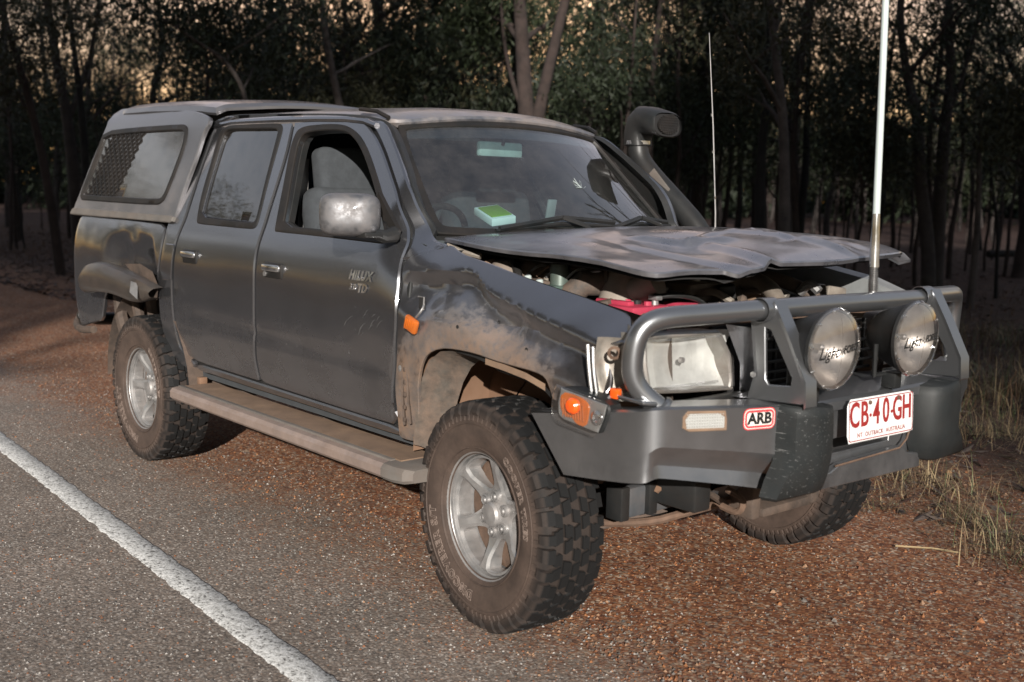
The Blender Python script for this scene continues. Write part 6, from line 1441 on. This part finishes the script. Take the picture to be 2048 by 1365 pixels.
# hand-set trunks that the photograph shows one by one
keys = [
 ('gum_tree', 'stout forked gum trunk rising behind the cab roof, thickest in the wood', 1062, 17, [(0,-.2),(-.02,1.5),(-.08,2.4),(-.18,3.6),(-.28,4.8),(-.34,7)], .19, 3, [([(-.02,2.0),(.10,2.8),(.32,3.8),(.62,5.2),(.8,6.5)], .12), ([(-.05,2.5),(-.28,3.0),(-.45,3.6),(-.52,4.3),(-.6,5)], .045)]),
 ('gum_tree', 'tall pale bowed gum trunk standing right of the snorkel', 1563, 15, [(.05,-.2),(.06,1.0),(.02,1.9),(-.05,2.7),(-.22,3.6),(-.34,4.6),(-.3,7)], .095, 0, [([(-.22,3.5),(-.12,4.2),(-.12,5.2)], .04)]),
 ('gum_tree', 'grey gum trunk that bends sharply twice near the tall white antenna', 1828, 17, [(.30,-.2),(.26,.8),(.05,1.9),(-.02,2.7),(-.24,3.4),(-.38,4.2),(-.36,6)], .12, 1, []),
 ('gum_tree', 'forked grey gum with a blackened lower stem at the right of the wood', 1878, 18, [(.04,-.2),(.02,1.2),(0,2.6),(.06,3.4),(-.08,4.3),(-.08,6.5)], .13, 1, [([(.0,2.7),(.22,3.4),(.38,4.3)], .05)]),
 ('dead_sapling', 'thin pale leafless stem with a broken top at far right', 1955, 17, [(.0,-.2),(.03,.7),(.02,1.5),(-.03,2.3),(-.06,3.1)], .065, 0, []),
 ('gum_tree', 'slanting pale trunk leaning left above the middle of the roof', 690, 16, [(.45,-.2),(.25,1.2),(.02,2.3),(-.2,3.2),(-.38,4.4),(-.42,6.5)], .085, 0, []),
 ('gum_tree', 'slim brownish gum with a kinked stem behind the windscreen top', 850, 18, [(.06,-.2),(.05,1.6),(-.02,2.7),(.02,3.5),(-.14,4.3),(-.2,6.5)], .075, 3, []),
 ('gum_tree', 'slim gum leaning right beside the kinked one', 882, 19, [(-.06,-.2),(-.04,1.6),(.02,2.7),(.16,3.4),(.26,4.4),(.3,6.5)], .06, 1, [([(-.03,2.0),(.15,2.5),(.38,3.0)], .03)]),
 ('gum_tree', 'crooked bough like pale sapling above the canopy', 490, 15, [(.12,-.2),(.10,1.3),(.06,2.1),(.03,2.7),(-.2,3.1),(-.6,3.35),(-1.0,3.6)], .05, 0, []),
 ('gum_tree', 'pale straight trunk at the left just above the canopy window', 148, 21, [(.1,-.2),(.02,1.4),(-.05,2.6),(-.3,4.2),(-.5,6.5)], .14, 1, [([(-.05,2.6),(.3,3.5),(.5,4.6)], .06)]),
 ('gum_tree', 'dark leaning trunk at far left beneath the sky gap', 85, 19, [(.25,-.2),(.1,1.4),(-.1,2.6),(-.5,4.2),(-.9,5.5)], .09, 3, []),
 ('burnt_tree', 'fire blackened thin trunk left of the tall bowed gum', 1520, 16, [(0,-.2),(.02,1),(-.02,2),(.03,3.2),(0,5)], .10, 2, []),
 ('burnt_tree', 'fire blackened leaning trunk between the two aerials', 1600, 21, [(0,-.2),(.02,1),(.08,2),(.03,3.2),(0,5)], .11, 2, []),
 ('burnt_tree', 'fire blackened trunk beside the pale one at left', 178, 20, [(0,-.2),(-.02,1),(-.04,2),(-.1,3.2),(-.3,5)], .10, 2, []),
 ('gum_tree', 'thin brown trunk just behind the snorkel head', 1300, 17, [(0,-.2),(.02,1),(-.04,2),(-.05,3.2),(.1,5)], .09, 3, []),
]
for i, (nm, lb, px, dist, prof, r_, bk_, fk) in enumerate(keys):
    loc, pth = path_on(px, dist, prof); fks = [(path_on(px, dist, f[0])[1], f[1]) for f in fk]
    dead = nm != 'gum_tree'
    t_ = make_tree(nm, lb, 'tree', 7, r_, 50+i, bk_, i % 3, nl=6000, lsize=.058, low=3.0, path=pth, forks=fks, crown=not dead, crad=.95, nlimb=0 if dead else 5)
    t_.location = loc
# prototypes of the open wood and their copies
protos = []
for i in range(7):
    protos.append(make_tree('gum_tree', '', 'tree', 8.5+(i % 3)*1.2, .09+.02*(i % 4), 100+i, [0,1,3,1,2,3,1][i], i % 3, nl=7200, lsize=.064, low=1.6, crad=1.25, nlimb=11))
sap = []
for i in range(3):
    sap.append(make_tree('sapling', '', 'sapling', 4.6+.5*i, .035, 200+i, [1,3,2][i], i, nl=6500, lsize=.058, low=.6, crad=.75, nlimb=9))
rr = random.Random(21)
spots = []
GL = {0: 'pale stemmed gum', 1: 'grey stemmed gum', 2: 'brown stemmed gum', 3: 'grey stemmed gum', 4: 'fire blackened gum', 5: 'brown stemmed gum', 6: 'grey stemmed gum'}
def where(px):
    for lim, s_ in ((-60,'beyond the left edge of the picture'),(110,'at the far left of the wood'),(240,'above the rear of the canopy'),(420,'above the middle of the canopy'),(600,'above the front of the canopy'),(760,'behind the front of the cab roof'),(960,'above the middle of the windscreen'),(1150,'beside the stout forked gum'),(1290,'left of the snorkel'),(1410,'between the snorkel and the thin aerial'),(1560,'just right of the thin aerial'),(1735,'left of the tall white antenna'),(1870,'right of the tall white antenna'),(1990,'near the right edge of the wood'),(2110,'at the far right of the wood')):
        if px < lim: return s_
    return 'beyond the right edge of the picture'
def bandlabel(dist): return 'in the near edge of the wood' if dist < 27 else ('in the middle of the wood' if dist < 42 else 'deep in the wood')
used = {}
for k in range(170):
    dist = 19+rr.random()**1.1*48; px = rr.uniform(-260, 2320)
    x, y, _, _ = onray(px, dist)
    if y < 4.5 or any(math.hypot(x-a_, y-b_) < 1.3 for a_, b_ in spots): continue
    # lighter stand where the photograph shows sky
    gapf = .60*math.exp(-((px-230)/130)**2)+.45*math.exp(-((px-1100)/110)**2)+.65*math.exp(-((px-1750)/260)**2)
    if dist < 50 and rr.random() < gapf: continue
    spots.append((x, y)); j = rr.randrange(7)
    lb = '%s %s %s' % (GL[j], bandlabel(dist).replace('in the ','in ').replace('the wood','wood'), where(px))
    grp = 'gum trees %s' % bandlabel(dist)+' with %s stems' % GL[j].split(' stemmed')[0].replace(' gum','')
    sc_ = rr.uniform(.8, 1.15)
    if j not in used: t_ = protos[j]; used[j] = 1; t_.location = (x, y, gz(x, y)); t_.rotation_euler = (0,0,rr.uniform(0,6.28)); t_.scale = (sc_,)*3; t_['label'] = lb; t_['group'] = grp
    else: ctree(protos[j], (x, y, gz(x, y)), rr.uniform(0,6.28), sc_, lb, grp)
us = {}
for k in range(60):
    dist = 15.5+rr.random()*26; px = rr.uniform(-150, 2200); x, y, _, _ = onray(px, dist)
    if y < 4 or any(math.hypot(x-a_, y-b_) < .9 for a_, b_ in spots): continue
    if px > 1350 and rr.random() < .55 or abs(px-225) < 110 and dist < 30: continue
    spots.append((x, y)); j = rr.randrange(3); lb = 'leafy %s sapling %s' % (['short','bushy','taller'][j]+(' near' if dist < 22 else ' mid' if dist < 32 else ' distant'), where(px)); grp = 'understorey saplings %s' % bandlabel(dist)
    if j not in us: t_ = sap[j]; us[j] = 1; t_.location = (x, y, gz(x, y)); t_['label'] = lb; t_['group'] = grp
    else: ctree(sap[j], (x, y, gz(x, y)), rr.uniform(0,6.28), rr.uniform(.75,1.15), lb, grp)
# bare stems
bare = make_tree('bare_tree', 'thin bare dark stem standing among the gums', 'tree', 6, .05, 300, 3, 0, crown=False, nlimb=3, group='bare stems in the wood'); first = True
for k in range(95):
    dist = 16+rr.random()*34; px = rr.uniform(-60, 2120); x, y, _, _ = onray(px, dist)
    if y < 4: continue
    sc_ = rr.uniform(.5,1.3); lb = '%s bare dark stem %s' % (('near' if dist < 24 else 'mid' if dist < 36 else 'distant')+(' low' if sc_ < .75 else ' tall' if sc_ > 1.05 else ''), where(px))
    if first: bare.location = (x, y, gz(x, y)); first = False; bare['label'] = lb
    else: ctree(bare, (x, y, gz(x, y)), rr.uniform(0,6.28), sc_, lb)
# the wood behind, which reads as one mass
cen = []
for k in range(520):
    dist = 66+rr.random()*45; px = rr.uniform(-900, 3000); x, y, _, _ = onray(px, dist)
    if y < 2: continue
    hmax = 6.2+2.0*noise.noise(Vector((px*.004, 1, 1)))-3.0*math.exp(-((px-225)/100)**2)-2.2*math.exp(-((px-1100)/70)**2)-2.6*math.exp(-((px-1780)/200)**2)-1.6*math.exp(-((px-1400)/60)**2)
    cen.append(((x, y, rr.uniform(.3, hmax)*(.5 if k % 2 else 1)+(.0 if k % 3 else 2.6)), rr.uniform(1.2, 2.4)))
me = crown_mesh('far_wood', cen, 200000, .40, 77, leafm[2]); o = link('far_woodland', me); o['kind'] = 'stuff'
mb = MB()
for k in range(260):
    dist = 58+rr.random()*40; px = rr.uniform(-700, 2800); x, y, _, _ = onray(px, dist)
    if y > 2: mb.tube([(x, y, -.5), (x+rr.uniform(-.3,.3), y, 3), (x+rr.uniform(-.8,.8), y, 7.5)], .1, 5, rs=[rr.uniform(.08,.16), .09, .05])
o = build('far_tree_stems', mb, bark[3]); o['kind'] = 'stuff'
# understorey scrub and fallen logs
lg = MB().tube([(0,0,.06),(1.2,.3,.10),(2.6,.35,.08)], .07, 8, rs=[.08,.07,.045]); x, y, _, _ = onray(1985, 26); o = build('fallen_log', lg, bark[2]); o.location = (x, y, gz(x, y)+.25); o.rotation_euler = (0,0,.9); tag(o, 'blackened fallen log lying on the forest floor at right', 'log')
lg = MB().tube([(0,0,.06),(.8,.2,.16),(1.7,.1,.10)], .05, 8, rs=[.06,.05,.03]); x, y, _, _ = onray(1660, 27); o = build('fallen_branch', lg, bark[2]); o.location = (x, y, gz(x, y)+.1); o.rotation_euler = (0,0,.4); tag(o, 'dark fallen branch on the forest floor behind the tall antenna', 'branch')
# leafless tree beside the truck whose boughs the windscreen mirrors, and the trees across the road
for (x, y, s_, sd) in ((-.6, 9.2, 1.0, 401), (-1.6, 14.0, 1.25, 402)):
    rr2 = random.Random(sd); mb = MB(); P_, _ = limb(mb, (0,0,-.1), (0,0,1), 6.5, .16, .07, rr2, 9, .18)
    for k in range(16):
        i = rr2.randrange(2, 7); a_ = rr2.uniform(0, 2*PI); q, dd = limb(mb, P_[i], (math.cos(a_), math.sin(a_), rr2.uniform(.5,1.3)), rr2.uniform(1.8,3.6), .05, .012, rr2, 6, .35)
        for _ in range(4): limb(mb, q[rr2.randrange(1,6)], (math.cos(a_)+rr2.gauss(0,.7), math.sin(a_)+rr2.gauss(0,.7), rr2.uniform(.2,1.2)), rr2.uniform(.7,1.7), .02, .004, rr2, 4, .35, 4)
    r_ = top('bare_tree', 'leafless tree beside the truck outside the picture, mirrored in the windscreen' if sd == 401 else 'larger leafless tree outside the picture, its boughs mirrored in the windscreen', 'tree', (x, y, 0)); build('trunk', mb, bark[1], r_); r_.scale = (s_,)*3
# unseen gums added behind the camera to shade the wood beyond the truck
tall = [make_tree('shade_gum', 'tall gum tree added unseen behind the camera to shade the wood', 'tree', 19, .22, 500+i, i % 2, 0, nl=19000, lsize=.26, low=13.8, crad=2.1, nlimb=54, group='tall gum trees added behind the camera for shade', lean=(0,0), spread=1.3) for i in range(3)]
lowtall = make_tree('shade_gum', 'low branched gum tree added unseen behind the camera to shade the far left', 'tree', 17, .20, 520, 1, 2, nl=16000, lsize=.26, low=5.5, crad=2.4, nlimb=40, group='low branched gum trees added behind the camera for shade'); lt_ = 0  # added with lower crowns to darken the ground at far left
rt = random.Random(12); nt_ = 0
for row, y0 in enumerate((-13.0, -17.0, -21.5, -26)):
    x = -12.0+row*5
    while x < 75+row*5:
        loc = (x+rt.uniform(-.5,.5), y0+rt.uniform(-.5,.5), 0)
        if -4.8 < .62*loc[0]+.78*loc[1] < 8.5: x += .5; continue  # corridor kept clear of added trunks so the lamp reaches the truck
        s_ = rt.uniform(.95,1.1)*(1+.12*row)
        if .62*loc[0]+.78*loc[1] < -11:
            if not lt_: lowtall.location = loc; lt_ = 1
            else: ctree(lowtall, loc, rt.uniform(0,6.28), s_)
            x += 3.9; continue
        if nt_ < 3: t_ = tall[nt_]; t_.location = loc; t_.rotation_euler = (0,0,rt.uniform(0,6.28)); t_.scale = (s_,)*3
        else: ctree(tall[nt_ % 3], loc, rt.uniform(0,6.28), s_)
        nt_ += 1; x += 3.9
for k in range(30):
    a_ = rr.uniform(-3.05, -2.55); dist = rr.uniform(30, 48); x, y = dist*math.cos(a_), dist*math.sin(a_)-2
    if y > -10.5: continue
    ctree(rr.choice(protos), (x, y, 0), rr.uniform(0,6.28), rr.uniform(.9,1.45), 'gum tree on the far side of the road, mirrored in the side windows', 'gum trees across the road')
